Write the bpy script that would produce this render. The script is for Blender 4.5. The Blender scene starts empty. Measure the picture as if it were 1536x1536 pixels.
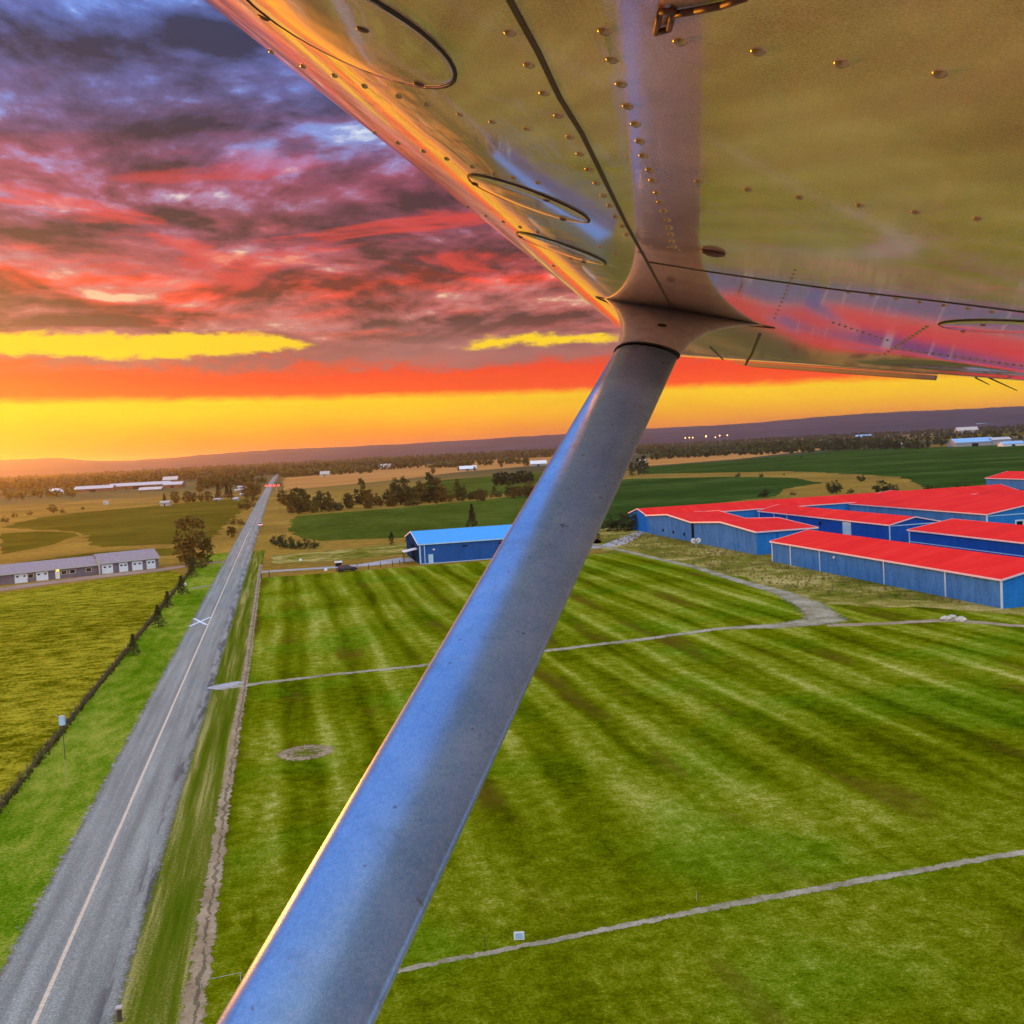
import bpy, math, random
from mathutils import Vector, Matrix
from mathutils.bvhtree import BVHTree
random.seed(7)
R_ = random.Random(11)
sc = bpy.context.scene
col = sc.collection
# ------------------------------------------------------------------ camera
FPX = 1536.0; H = 28.0
roll = math.atan(.052); pitch = math.atan(95.9/1536)
yaw = math.radians(12.5815)
CAM = Vector((0, 0, H))
FW = Vector((math.sin(yaw)*math.cos(pitch), math.cos(yaw)*math.cos(pitch), -math.sin(pitch)))
HR = Vector((math.cos(yaw), -math.sin(yaw), 0)); U0 = HR.cross(FW)
RT = HR*math.cos(roll) - U0*math.sin(roll)
UP = HR*math.sin(roll) + U0*math.cos(roll)
cam = bpy.data.objects.new('camera', bpy.data.cameras.new('camera'))
col.objects.link(cam); sc.camera = cam
cam.data.sensor_width = 36; cam.data.lens = 36; cam.data.clip_start = .02; cam.data.clip_end = 60000
M = Matrix.Identity(4)
for i in range(3):
    M[i][0] = RT[i]; M[i][1] = UP[i]; M[i][2] = -FW[i]; M[i][3] = CAM[i]
cam.matrix_world = M

def ray(px, py): return FW*FPX + RT*(px-768) + UP*(768-py)
def at(px, py, z=0.0):
    "ground point seen at a pixel of the photograph"
    d = ray(px, py); t = (z-H)/d.z
    return Vector((d.x*t, d.y*t, z))
def c2w(p): return CAM + RT*p[0] + UP*p[1] + FW*p[2]
def proj(p):
    d = Vector(p)-CAM; z = d.dot(FW)
    return 768+FPX*d.dot(RT)/z, 768-FPX*d.dot(UP)/z, z

# ------------------------------------------------------------------ nodes
class G:
    def __init__(s, nt): s.nt = nt; nt.nodes.clear()
    def n(s, t, **k):
        x = s.nt.nodes.new(t)
        for a, b in k.items(): setattr(x, a, b)
        return x
    def put(s, sock, v):
        if v is None: return
        if isinstance(v, bpy.types.NodeSocket): s.nt.links.new(v, sock)
        else:
            if isinstance(v, (tuple, list)) and len(v) == 3 and len(sock.default_value) == 4: v = (*v, 1)
            sock.default_value = v
    def m(s, op, a, b=None, c=None, clamp=False):
        x = s.n('ShaderNodeMath', operation=op, use_clamp=clamp)
        for i, v in enumerate((a, b, c)): s.put(x.inputs[i], v)
        return x.outputs[0]
    def add(s, a, b): return s.m('ADD', a, b)
    def sub(s, a, b): return s.m('SUBTRACT', a, b)
    def mul(s, a, b): return s.m('MULTIPLY', a, b)
    def step(s, x, a, b):
        y = s.n('ShaderNodeMapRange', interpolation_type='SMOOTHSTEP'); y.clamp = True
        for i, v in enumerate((x, a, b, 0.0, 1.0)): s.put(y.inputs[i], v)
        return y.outputs[0]
    def mix(s, f, a, b, blend='MIX'):
        x = s.n('ShaderNodeMix', data_type='RGBA', blend_type=blend)
        s.put(x.inputs[0], f); s.put(x.inputs[6], a); s.put(x.inputs[7], b)
        return x.outputs[2]
    def noise(s, v, scale, detail=4, rough=.55, dist=0.0):
        x = s.n('ShaderNodeTexNoise')
        s.put(x.inputs['Vector'], v); s.put(x.inputs['Scale'], scale); s.put(x.inputs['Detail'], detail)
        s.put(x.inputs['Roughness'], rough); s.put(x.inputs['Distortion'], dist)
        return x.outputs[0]
    def ramp(s, f, stops, interp='LINEAR'):
        x = s.n('ShaderNodeValToRGB'); e = x.color_ramp; e.interpolation = interp
        while len(e.elements) < len(stops): e.elements.new(.5)
        for q, (p, c) in zip(e.elements, stops): q.position = p; q.color = (*c, 1)
        s.put(x.inputs[0], f); return x.outputs[0]
    def comb(s, x, y, z):
        q = s.n('ShaderNodeCombineXYZ')
        for i, v in enumerate((x, y, z)): s.put(q.inputs[i], v)
        return q.outputs[0]
    def sep(s, v):
        q = s.n('ShaderNodeSeparateXYZ'); s.put(q.inputs[0], v); return q.outputs
    def scale(s, v, f):
        q = s.n('ShaderNodeVectorMath', operation='MULTIPLY'); s.put(q.inputs[0], v); q.inputs[1].default_value = f
        return q.outputs[0]
    def bump(s, h, strength, dist):
        b = s.n('ShaderNodeBump'); s.put(b.inputs['Height'], h); b.inputs['Strength'].default_value = strength
        b.inputs['Distance'].default_value = dist; return b.outputs[0]
    def bsdf(s, colour, rough=.8, normal=None, metal=0.0, spec=.5, emit=None, es=0.0, coat=0.0):
        p = s.n('ShaderNodeBsdfPrincipled'); o = s.n('ShaderNodeOutputMaterial')
        s.put(p.inputs['Base Color'], colour); s.put(p.inputs['Roughness'], rough); s.put(p.inputs['Metallic'], metal)
        s.put(p.inputs['Specular IOR Level'], spec); p.inputs['Coat Weight'].default_value = coat
        if normal is not None: s.put(p.inputs['Normal'], normal)
        if emit: s.put(p.inputs['Emission Color'], emit); p.inputs['Emission Strength'].default_value = es
        s.nt.links.new(p.outputs[0], o.inputs[0]); return p
def newmat(name):
    m = bpy.data.materials.new(name); m.use_nodes = True
    g = G(m.node_tree); tc = g.n('ShaderNodeTexCoord')
    return m, g, tc.outputs['Object']
def plain(name, c, rough=.6, var=.15, sc_=3.0, metal=0.0, spec=.5, bump=0.0, emit=None, es=0.0):
    m, g, v = newmat(name)
    f = g.noise(v, sc_, 5, .6)
    lo = tuple(x*(1-var) for x in c); hi = tuple(min(1, x*(1+var)) for x in c)
    cc = g.ramp(f, [(.3, lo), (.7, hi)])
    nb = g.bump(f, bump, .05) if bump else None
    g.bsdf(cc, rough, nb, metal, spec, emit, es)
    return m
def grassy(name, stops, sc1=.05, sc2=.6, sc3=4.0, stretch=(1, 1, 1), bump=.6, w=(.45, .3, .25), bd=.15, edge=None):
    m, g, v = newmat(name)
    a = g.noise(g.scale(v, stretch), sc1, 3, .5, .3); b = g.noise(g.scale(v, stretch), sc2, 4, .6, .2); c = g.noise(v, sc3, 3, .7)
    f = g.add(g.add(g.mul(a, w[0]), g.mul(b, w[1])), g.mul(c, w[2]))
    f = g.add(g.mul(g.sub(f, .5), 1.9), .5)
    cc = g.ramp(f, stops)
    h = g.add(g.mul(b, .6), g.mul(c, .5))
    p = g.bsdf(cc, .95, g.bump(h, bump, bd), spec=.0)
    if edge: worn(g, v, p, edge)
    return m
def worn(g, v, p, k):
    "surface that frays out into the grass along its sides"
    at_ = g.n('ShaderNodeAttribute', attribute_name='edge')
    nz = g.add(g.mul(g.noise(v, k[0], 5, .7), .75), g.mul(g.noise(v, k[0]*6, 3, .7), .45))
    f = g.step(g.add(at_.outputs['Fac'], g.mul(g.sub(nz, .6), k[1])), k[2], k[2]+.16)
    mx = g.n('ShaderNodeMixShader'); tr = g.n('ShaderNodeBsdfTransparent'); g.put(mx.inputs[0], f)
    g.nt.links.new(tr.outputs[0], mx.inputs[1]); g.nt.links.new(p.outputs[0], mx.inputs[2])
    out = [n for n in g.nt.nodes if n.type == 'OUTPUT_MATERIAL'][0]; g.nt.links.new(mx.outputs[0], out.inputs[0])

MT = {}
# ground materials
MT['dry'] = grassy('dry_meadow', [(.15, (.10, .065, .012)), (.4, (.20, .115, .022)), (.6, (.34, .17, .035)), (.85, (.44, .25, .06))], .006, .05, .6)
MT['rough'] = grassy('rough_grass', [(.2, (.030, .045, .002)), (.42, (.095, .115, .006)), (.58, (.23, .19, .025)), (.82, (.56, .42, .14))], .07, .35, 2.5, (1, 1, 1), .9, (.45, .35, .3))
MT['verge'] = grassy('verge_grass', [(.18, (.025, .05, .001)), (.42, (.065, .140, .002)), (.60, (.125, .215, .004)), (.86, (.36, .36, .04))], .08, .6, 3.5, (1, .4, 1), .9, (.35, .35, .45), .2)
MT['verge2'] = grassy('trampled_verge', [(.2, (.035, .06, .001)), (.50, (.085, .125, .003)), (.68, (.15, .165, .012)), (.90, (.44, .36, .11))], .5, 1.3, 6, (1, .03, 1), .8, (.2, .6, .35))
MT['crop'] = grassy('golden_crop', [(.2, (.018, .027, .0)), (.44, (.060, .070, .0)), (.60, (.130, .122, .001)), (.84, (.44, .36, .02))], .04, .5, 2.0, (.6, 1, 1), .9, (.25, .5, .45), .4)
MT['strip'] = grassy('tan_bounce_sheet', [(.15, (.40, .28, .14)), (.5, (.56, .41, .23)), (.9, (.70, .54, .34))], .05, .5, 3)  # tan colour for the added light-bouncing sheet below the wing
MT['olive'] = grassy('olive_field', [(.15, (.075, .055, .004)), (.5, (.13, .10, .008)), (.9, (.22, .16, .018))], .02, .12, .8)
MT['green'] = grassy('green_crop', [(.2, (.030, .050, .004)), (.5, (.068, .098, .009)), (.8, (.135, .16, .025))], .02, .2, .9, (1, .5, 1))
MT['dark'] = grassy('dark_crop', [(.2, (.014, .034, .005)), (.5, (.034, .072, .010)), (.8, (.085, .13, .025))], .02, .16, .9, (.5, 1, 1))
MT['wheat'] = grassy('wheat_stubble', [(.15, (.36, .15, .03)), (.5, (.52, .23, .06)), (.9, (.66, .34, .12))], .01, .06, .5, (.3, 1, 1))
MT['path'] = grassy('gravel_track', [(.15, (.16, .15, .08)), (.4, (.28, .235, .13)), (.6, (.43, .37, .245)), (.9, (.60, .52, .37))], .2, 1.4, 6, (1, 1, 1), .5, edge=(1.2, 2.2, .42))
MT['pad'] = grassy('gravel_pad', [(.15, (.26, .24, .22)), (.5, (.40, .37, .36)), (.9, (.56, .53, .52))], .1, 1.0, 5, edge=(.8, 1.0, .40))
MT['dirt'] = grassy('bare_dirt', [(.15, (.22, .155, .08)), (.5, (.38, .275, .155)), (.9, (.60, .46, .29))], .3, 1.2, 5, edge=(2.2, 1.6, .40))
MT['weed'] = plain('dark_weed', (.06, .058, .010), .9, .5, 4, spec=.1)
MT['drive'] = grassy('farm_drive', [(.15, (.26, .16, .10)), (.5, (.38, .25, .18)), (.9, (.50, .36, .27))], .1, 1, 5, edge=(.6, 1.0, .4))
MT['faint'] = grassy('faint_track', [(.15, (.16, .15, .05)), (.5, (.30, .27, .12)), (.9, (.50, .45, .26))], .3, 1.2, 5, edge=(1.0, 2.8, .98))
MT['ditch'] = grassy('ditch_bottom', [(.15, (.10, .078, .04)), (.5, (.19, .145, .08)), (.9, (.30, .24, .14))], .3, 1.2, 5, edge=(.6, 1.6, .75))
MT['shoulder'] = grassy('gravel_shoulder', [(.15, (.20, .18, .13)), (.5, (.42, .38, .29)), (.9, (.66, .60, .48))], .3, 1.5, 7, edge=(1.2, 1.0, .28))

def lawn_mat():
    m, g, v = newmat('mown_lawn')
    x, y, z = g.sep(v)
    wob = g.noise(g.scale(v, (.05, .012, 1)), 1.0, 3, .5)
    ph = g.add(g.mul(x, .86), g.mul(wob, 9.0))
    s = g.m('SINE', ph)
    s2 = g.m('SINE', g.add(g.mul(x, 2.3), g.mul(wob, 14.0)))
    st = g.noise(g.scale(v, (1, .06, 1)), .55, 4, .6, .3)
    big = g.noise(v, .045, 3, .5, .5); mid = g.noise(v, .8, 5, .65, .4); fine = g.noise(v, 4.0, 5, .85)
    # the stripes fade out south of the lower path
    fade = g.step(y, 56.0, 82.0)
    f = g.add(g.mul(g.mul(s, fade), .105), g.mul(g.mul(s2, fade), .04))
    f = g.add(f, g.add(g.mul(g.sub(st, .5), .34), g.mul(g.sub(big, .5), .55)))
    f2_ = g.noise(v, 13.0, 4, .85)
    f = g.add(f, g.add(g.mul(g.sub(mid, .5), .65), g.add(g.mul(g.sub(fine, .5), .95), g.mul(g.sub(f2_, .5), .75))))
    f = g.add(f, .5)
    c = g.ramp(f, [(.16, (.032, .042, .0)), (.35, (.096, .112, .0)), (.52, (.168, .198, .001)), (.66, (.275, .295, .014)), (.86, (.60, .54, .14))])
    # fresher and browner patches
    fr = g.step(g.noise(v, .05, 2, .5), .50, .66)
    c = g.mix(g.mul(fr, .42), c, g.ramp(f, [(.2, (.02, .065, .001)), (.52, (.085, .225, .003)), (.88, (.30, .42, .04))]))
    br = g.mul(g.step(g.noise(g.scale(v, (1, .35, 1)), .11, 3, .6), .52, .68), g.step(s, .2, -.7))
    c = g.mix(g.mul(br, .6), c, (.13, .075, .008))
    h = g.add(g.mul(mid, .7), g.mul(fine, .6))
    g.bsdf(c, .95, g.bump(h, .9, .2), spec=.0)
    return m
MT['lawn'] = lawn_mat()
def asphalt():
    m, g, v = newmat('asphalt')
    x, y, z = g.sep(v)
    f = g.noise(v, 9, 4, .8); b = g.noise(g.scale(v, (1, .05, 1)), .9, 4, .6); sp = g.noise(v, 30, 2, .8)
    q = g.add(g.mul(f, .60), g.add(g.mul(b, .25), g.mul(sp, .2)))
    c = g.ramp(q, [(.36, (.105, .108, .092)), (.52, (.25, .258, .215)), (.68, (.54, .545, .455))])
    tw_ = g.m('SINE', g.add(g.mul(x, 3.9), 1.2)); c = g.mix(g.mul(g.step(tw_, .2, 1.0), .22), c, (.10, .10, .10))
    # darker broken edge and patched strip near the right side
    e = g.mul(g.step(x, -11.6, -10.6), g.step(g.noise(g.scale(v, (1.2, .12, 1)), 1.0, 4, .6), .47, .6))
    c = g.mix(g.mul(e, .75), c, (.05, .05, .055))
    p = g.bsdf(c, .9, g.bump(f, .4, .05), spec=.25); worn(g, v, p, (2.2, .30, .30))
    return m
MT['asphalt'] = asphalt()
def linemat():
    m, g, v = newmat('road_paint')
    c = g.ramp(g.noise(v, 5, 4, .7), [(.3, (.55, .42, .28)), (.7, (.86, .68, .46))]); p = g.bsdf(c, .8); worn(g, v, p, (2.5, 1.0, .25)); return m
MT['line'] = linemat()
MT['white'] = plain('white_paint', (.82, .82, .82), .6, .08, 4)
MT['markwhite'] = plain('worn_white_marking', (.75, .80, .85), .8, .2, 3)

def ribbed(name, c, axis, per=.35, rough=.45, var=.12):
    m, g, v = newmat(name)
    x, y, z = g.sep(v); k = x if axis == 0 else y
    w = g.m('SINE', g.mul(k, 2*math.pi/per))
    st = g.noise(g.scale(v, (1, 1, .25)), .7, 5, .65); fi = g.noise(v, 2.2, 4, .7)
    f = g.add(g.mul(st, .55), g.mul(fi, .45))
    cc = g.ramp(f, [(.3, tuple(q*(1-var*2) for q in c)), (.5, c), (.72, tuple(min(1, q*(1+var*2)+.004) for q in c))])
    g.bsdf(cc, .9, g.bump(w, .25, .03), spec=.0)
    return m
MT['bluewall'] = ribbed('blue_sheet_wall', (.02, .19, .62), 1)
MT['palebluewall'] = ribbed('sunlit_blue_wall', (.075, .225, .53), 1, 1.2, var=.22)  # paler copy of the blue wall, with sun on the side walls coloured in
MT['deepblue'] = ribbed('deep_blue_wall', (.012, .09, .47), 1)
MT['shedblue'] = ribbed('shed_blue_wall', (.022, .105, .40), 0)
MT['shedend'] = ribbed('shaded_blue_end', (.008, .05, .16), 1)  # shaded copy of the shed blue; darkness of this end is in the colour
MT['shedroof'] = ribbed('sky_blue_roof', (.095, .40, .88), 0, .6, .4, .05)
def redroof(name, axis):
    m, g, v = newmat(name); x, y, z = g.sep(v); k = y if axis else x
    per = g.m('FRACT', g.mul(k, 1/3.0)); seam = g.m('MAXIMUM', g.step(per, .05, .0), g.step(per, .95, 1.0))
    q = g.m('FLOOR', g.mul(k, 1/3.0)); pan = g.noise(g.comb(q, 0.0, 0.0), 1.7, 1, .5)
    wear = g.noise(g.scale(v, (1, .25, 1) if not axis else (.25, 1, 1)), .35, 5, .65); fi = g.noise(v, 3, 4, .7)
    f = g.add(g.mul(pan, .3), g.add(g.mul(wear, .5), g.mul(fi, .2)))
    c = g.ramp(f, [(.3, (.74, .010, .004)), (.5, (.90, .018, .006)), (.72, (1.0, .045, .02))])
    c = g.mix(g.mul(seam, .35), c, (.45, .008, .004))
    rib = g.m('SINE', g.mul(k, 2*math.pi/.6))
    g.bsdf(c, .75, g.bump(g.add(rib, g.mul(seam, 2.0)), .3, .04), spec=.12); return m
MT['redroof'] = redroof('red_sheet_roof', 1); MT['redroofx'] = redroof('red_sheet_roof_cross', 0)
MT['trim'] = plain('pale_trim', (.80, .60, .66), .5, .06, 1)
MT['bluetrim'] = plain('light_blue_trim', (.45, .68, .92), .5, .08, 1)
MT['darkgap'] = plain('dark_gap', (.010, .016, .03), .95, spec=.0)
MT['glassd'] = plain('dark_glass', (.02, .02, .025), .1, .2)
MT['housewall'] = ribbed('grey_siding', (.17, .16, .21), 2, .3)
MT['houseroof'] = plain('mauve_shingle', (.33, .26, .28), .9, .2, 2)
MT['garage'] = plain('pale_garage_door', (.72, .82, .95), .5, .06, 2)
MT['barnroof'] = plain('pale_tin_roof', (.62, .55, .52), .4, .12, .5)
MT['barnwall'] = plain('brown_barn_wall', (.20, .085, .04), .8, .2, .5)
MT['cream'] = plain('cream_wall', (.52, .47, .41), .7, .1, 1)
MT['greyshed'] = plain('grey_shed_wall', (.33, .33, .36), .7, .1, 1)
MT['skyroof'] = plain('blue_tin_roof', (.30, .52, .80), .4, .08, 1)
MT['bark'] = plain('bark', (.075, .05, .03), .95, .3, 3)
MT['wood'] = plain('weathered_wood', (.09, .07, .05), .95, .3, 3)
MT['steel'] = plain('galvanised_steel', (.45, .45, .43), .5, .1, 3)
MT['tyre'] = plain('tyre_rubber', (.02, .02, .02), .9)
MT['carwhite'] = plain('white_car_paint', (.80, .80, .80), .25, .03)
MT['carblack'] = plain('black_car_paint', (.015, .015, .02), .2, .05)
MT['redlamp'] = plain('red_signal_lamp', (.5, .02, .01), .4, emit=(1, .03, .02), es=9)
MT['warmlamp'] = plain('warm_lamp', (.8, .6, .3), .4, emit=(1, .45, .12), es=7)
MT['whitelamp'] = plain('white_lamp', (.9, .9, .8), .4, emit=(1, .95, .8), es=30)
MT['yellowlamp'] = plain('yellow_lamp', (.9, .7, .2), .4, emit=(1, .72, .05), es=2.5)
MT['rock'] = plain('pale_rock', (.55, .50, .42), .9, .3, 3, bump=.5)
def leafmat(name, stops):
    m, g, v = newmat(name)
    oi = g.n('ShaderNodeObjectInfo')
    f = g.add(g.mul(g.noise(v, .55, 3, .6), .55), g.add(g.mul(oi.outputs['Random'], .25), g.mul(g.noise(v, 3.5, 2, .6), .25)))
    c = g.ramp(f, stops)
    p = g.bsdf(c, .75, spec=.2)
    return m
MT['leaf'] = leafmat('leaves', [(.25, (.040, .038, .005)), (.5, (.095, .082, .010)), (.8, (.19, .145, .02))])
MT['leafdark'] = leafmat('dark_leaves', [(.25, (.016, .028, .006)), (.5, (.038, .056, .012)), (.8, (.085, .10, .022))])
MT['leafbrown'] = leafmat('russet_leaves', [(.25, (.055, .034, .005)), (.5, (.13, .08, .010)), (.8, (.25, .15, .022))])
MT['needle'] = leafmat('needles', [(.25, (.010, .014, .005)), (.5, (.026, .028, .010)), (.8, (.06, .055, .02))])
MT['hill'] = grassy('wooded_hill', [(.2, (.024, .028, .040)), (.5, (.046, .051, .070)), (.85, (.085, .082, .10))], .002, .008, .05, bump=.2)  # woodland colour with the blue of distance haze mixed in

# wing paint: aged glossy cream paint, gently oil-canned skin
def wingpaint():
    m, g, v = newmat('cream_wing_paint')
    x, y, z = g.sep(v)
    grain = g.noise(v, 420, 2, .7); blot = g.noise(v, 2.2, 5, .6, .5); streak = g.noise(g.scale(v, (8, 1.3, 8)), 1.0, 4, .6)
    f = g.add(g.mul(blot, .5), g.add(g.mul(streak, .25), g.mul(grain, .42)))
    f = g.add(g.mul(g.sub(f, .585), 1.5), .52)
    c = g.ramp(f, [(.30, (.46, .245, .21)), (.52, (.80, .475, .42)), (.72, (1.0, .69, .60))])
    sa = g.n('ShaderNodeAttribute', attribute_name='span').outputs['Fac']; ca = g.n('ShaderNodeAttribute', attribute_name='chordpos').outputs['Fac']
    long_ = g.noise(g.comb(g.mul(sa, 1.6), g.mul(ca, 11.0), 0.0), 1.0, 3, .55, .6)
    wav = g.add(g.noise(v, 5.5, 2, .5, .4), g.add(g.mul(g.noise(v, 1.8, 2, .5), 1.5), g.mul(long_, g.add(1.2, g.mul(g.step(g.n('ShaderNodeAttribute', attribute_name='nose').outputs['Fac'], .34, .18), 1.6)))))
    nb = g.bump(wav, .32, .012)
    na = g.n('ShaderNodeAttribute', attribute_name='nose').outputs['Fac']
    pol = g.add(.10, g.mul(g.step(na, .34, .18), .82))      # leading edge rubbed to bare metal
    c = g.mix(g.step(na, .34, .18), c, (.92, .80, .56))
    nb2 = g.n('ShaderNodeBump'); g.put(nb2.inputs['Height'], grain); nb2.inputs['Strength'].default_value = .05
    nb2.inputs['Distance'].default_value = .002; g.put(nb2.inputs['Normal'], nb)
    p = g.bsdf(c, .10, nb2.outputs[0], metal=pol, spec=.6, coat=1.0); p.inputs['Coat Roughness'].default_value = .05; p.inputs['Coat IOR'].default_value = 1.6
    return m
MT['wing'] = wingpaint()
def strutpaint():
    m, g, v = newmat('sky_tinted_strut_paint')
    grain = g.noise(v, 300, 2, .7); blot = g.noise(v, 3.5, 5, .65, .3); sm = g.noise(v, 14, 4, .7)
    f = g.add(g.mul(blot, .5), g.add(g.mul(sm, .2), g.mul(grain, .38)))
    c = g.ramp(f, [(.34, (.11, .24, .44)), (.52, (.17, .34, .60)), (.7, (.28, .46, .70))])  # grey paint with the sky's blue reflection mixed into its colour
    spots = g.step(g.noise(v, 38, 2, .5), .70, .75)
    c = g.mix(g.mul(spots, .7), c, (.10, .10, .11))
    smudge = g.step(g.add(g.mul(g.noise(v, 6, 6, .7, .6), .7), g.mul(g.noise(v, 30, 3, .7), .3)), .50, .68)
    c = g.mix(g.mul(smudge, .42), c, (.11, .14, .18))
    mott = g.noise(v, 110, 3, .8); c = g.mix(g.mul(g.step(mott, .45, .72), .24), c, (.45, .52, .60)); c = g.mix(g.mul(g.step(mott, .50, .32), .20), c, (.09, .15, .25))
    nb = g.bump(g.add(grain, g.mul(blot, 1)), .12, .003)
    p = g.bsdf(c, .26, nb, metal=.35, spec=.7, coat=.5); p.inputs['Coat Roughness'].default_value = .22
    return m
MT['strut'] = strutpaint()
MT['seam'] = plain('dark_seam', (.02, .016, .012), .7, .2, 20)
MT['rivet'] = plain('rivet_paint', (.42, .27, .16), .22, .3, 200, metal=.5)
MT['rust'] = plain('rusty_steel', (.10, .03, .02), .5, .4, 60)

# ------------------------------------------------------------------ mesh helpers
class MB:
    def __init__(s): s.v = []; s.f = []
    def add(s, vs, fs):
        o = len(s.v); s.v += [tuple(v) for v in vs]; s.f += [tuple(i+o for i in f) for f in fs]
    def box(s, x0, x1, y0, y1, z0, z1):
        s.add([(x, y, z) for z in (z0, z1) for y in (y0, y1) for x in (x0, x1)],
              [(0, 2, 3, 1), (4, 5, 7, 6), (0, 1, 5, 4), (2, 6, 7, 3), (0, 4, 6, 2), (1, 3, 7, 5)])
    def hexa(s, b, t):   # 4 bottom, 4 top points
        s.add(list(b)+list(t), [(3, 2, 1, 0), (4, 5, 6, 7)]+[(i, (i+1) % 4, (i+1) % 4+4, i+4) for i in range(4)])
    def tube(s, p, q, r0, r1=None, n=8, cap=True):
        p = Vector(p); q = Vector(q); r1 = r0 if r1 is None else r1
        d = (q-p).normalized(); a = d.orthogonal().normalized(); b = d.cross(a)
        vs = [c+(a*math.cos(6.2832*i/n)+b*math.sin(6.2832*i/n))*r for c, r in ((p, r0), (q, r1)) for i in range(n)]
        fs = [(i, (i+1) % n, (i+1) % n+n, i+n) for i in range(n)]
        if cap: fs += [tuple(range(n))[::-1], tuple(range(n, 2*n))]
        s.add(vs, fs)
    def dome(s, p, nrm, r, hgt, n=10, rings=4):
        nrm = Vector(nrm).normalized(); a = nrm.orthogonal().normalized(); b = nrm.cross(a); p = Vector(p)
        vs = []; fs = []
        for k in range(rings):
            t = k/rings*math.pi/2
            for i in range(n):
                vs.append(p+(a*math.cos(6.2832*i/n)+b*math.sin(6.2832*i/n))*r*math.cos(t)+nrm*hgt*math.sin(t))
        vs.append(p+nrm*hgt)
        for k in range(rings-1):
            for i in range(n): fs.append((k*n+i, k*n+(i+1) % n, (k+1)*n+(i+1) % n, (k+1)*n+i))
        for i in range(n): fs.append(((rings-1)*n+i, (rings-1)*n+(i+1) % n, rings*n))
        s.add(vs, fs)
    def ball(s, p, rx, ry=None, rz=None, n=10, m=6):
        ry = rx if ry is None else ry; rz = rx if rz is None else rz
        vs = [(p[0], p[1], p[2]-rz)]
        for k in range(1, m):
            t = -math.pi/2+math.pi*k/m
            vs += [(p[0]+rx*math.cos(t)*math.cos(6.2832*i/n), p[1]+ry*math.cos(t)*math.sin(6.2832*i/n), p[2]+rz*math.sin(t)) for i in range(n)]
        vs.append((p[0], p[1], p[2]+rz)); L = len(vs)-1
        fs = [(0, 1+(i+1) % n, 1+i) for i in range(n)]
        for k in range(m-2):
            for i in range(n): fs.append((1+k*n+i, 1+k*n+(i+1) % n, 1+(k+1)*n+(i+1) % n, 1+(k+1)*n+i))
        fs += [(L, 1+(m-2)*n+i, 1+(m-2)*n+(i+1) % n) for i in range(n)]
        s.add(vs, fs)
    def loft(s, secs, closed=True, caps=True):
        n = len(secs[0]); vs = [p for q in secs for p in q]; fs = []
        for k in range(len(secs)-1):
            for i in range(n if closed else n-1):
                j = (i+1) % n; fs.append((k*n+i, k*n+j, (k+1)*n+j, (k+1)*n+i))
        if caps: fs += [tuple(range(n))[::-1], tuple(range((len(secs)-1)*n, len(secs)*n))]
        s.add(vs, fs)
    def build(s, name, m, parent=None, smooth=False):
        me = bpy.data.meshes.new(name); me.from_pydata(s.v, [], s.f); me.update()
        if smooth: me.polygons.foreach_set('use_smooth', [True]*len(me.polygons))
        me.materials.append(m if not isinstance(m, str) else MT[m])
        o = bpy.data.objects.new(name, me); col.objects.link(o); o.parent = parent
        return o
def tag(o, label=None, cat=None, group=None, kind=None):
    if label: o['label'] = label
    if cat: o['category'] = cat
    if group: o['group'] = group
    if kind: o['kind'] = kind
    return o
def thing(name, label, cat, loc=(0, 0, 0), rz=0.0, group=None):
    o = bpy.data.objects.new(name, None); col.objects.link(o)
    o.location = loc; o.rotation_euler = (0, 0, rz)
    return tag(o, label, cat, group)
def copy_tree(o, parent=None):
    kids = KIDS.get(o.name, [])
    c = o.copy(); col.objects.link(c); c.parent = parent
    KIDS[c.name] = [copy_tree(k, c) for k in kids]
    return c
KIDS = {}
def sheet(name, pts, m, z, kind='structure'):
    b = MB(); b.add([(p[0], p[1], z) for p in pts], [tuple(range(len(pts)))])
    # face up
    a = sum(pts[i][0]*pts[(i+1) % len(pts)][1]-pts[(i+1) % len(pts)][0]*pts[i][1] for i in range(len(pts)))
    if a < 0: b.f = [tuple(reversed(f)) for f in b.f]
    return tag(b.build(name, m), kind=kind)
def pxs(*p): return [at(x, y)[:2] for x, y in p]
def ragged(pts, step, amp, seed=1):
    r = random.Random(seed); out = []
    for i in range(len(pts)):
        a = Vector(pts[i]); b = Vector(pts[(i+1) % len(pts)]); n = max(1, int((b-a).length/step)); n = min(n, 300)
        t = (b-a).normalized(); nn = Vector((-t.y, t.x))
        for k in range(n): out.append(tuple(a.lerp(b, k/n)+nn*r.uniform(-amp, amp)*(1 if k else .3)))
    return out
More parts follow.
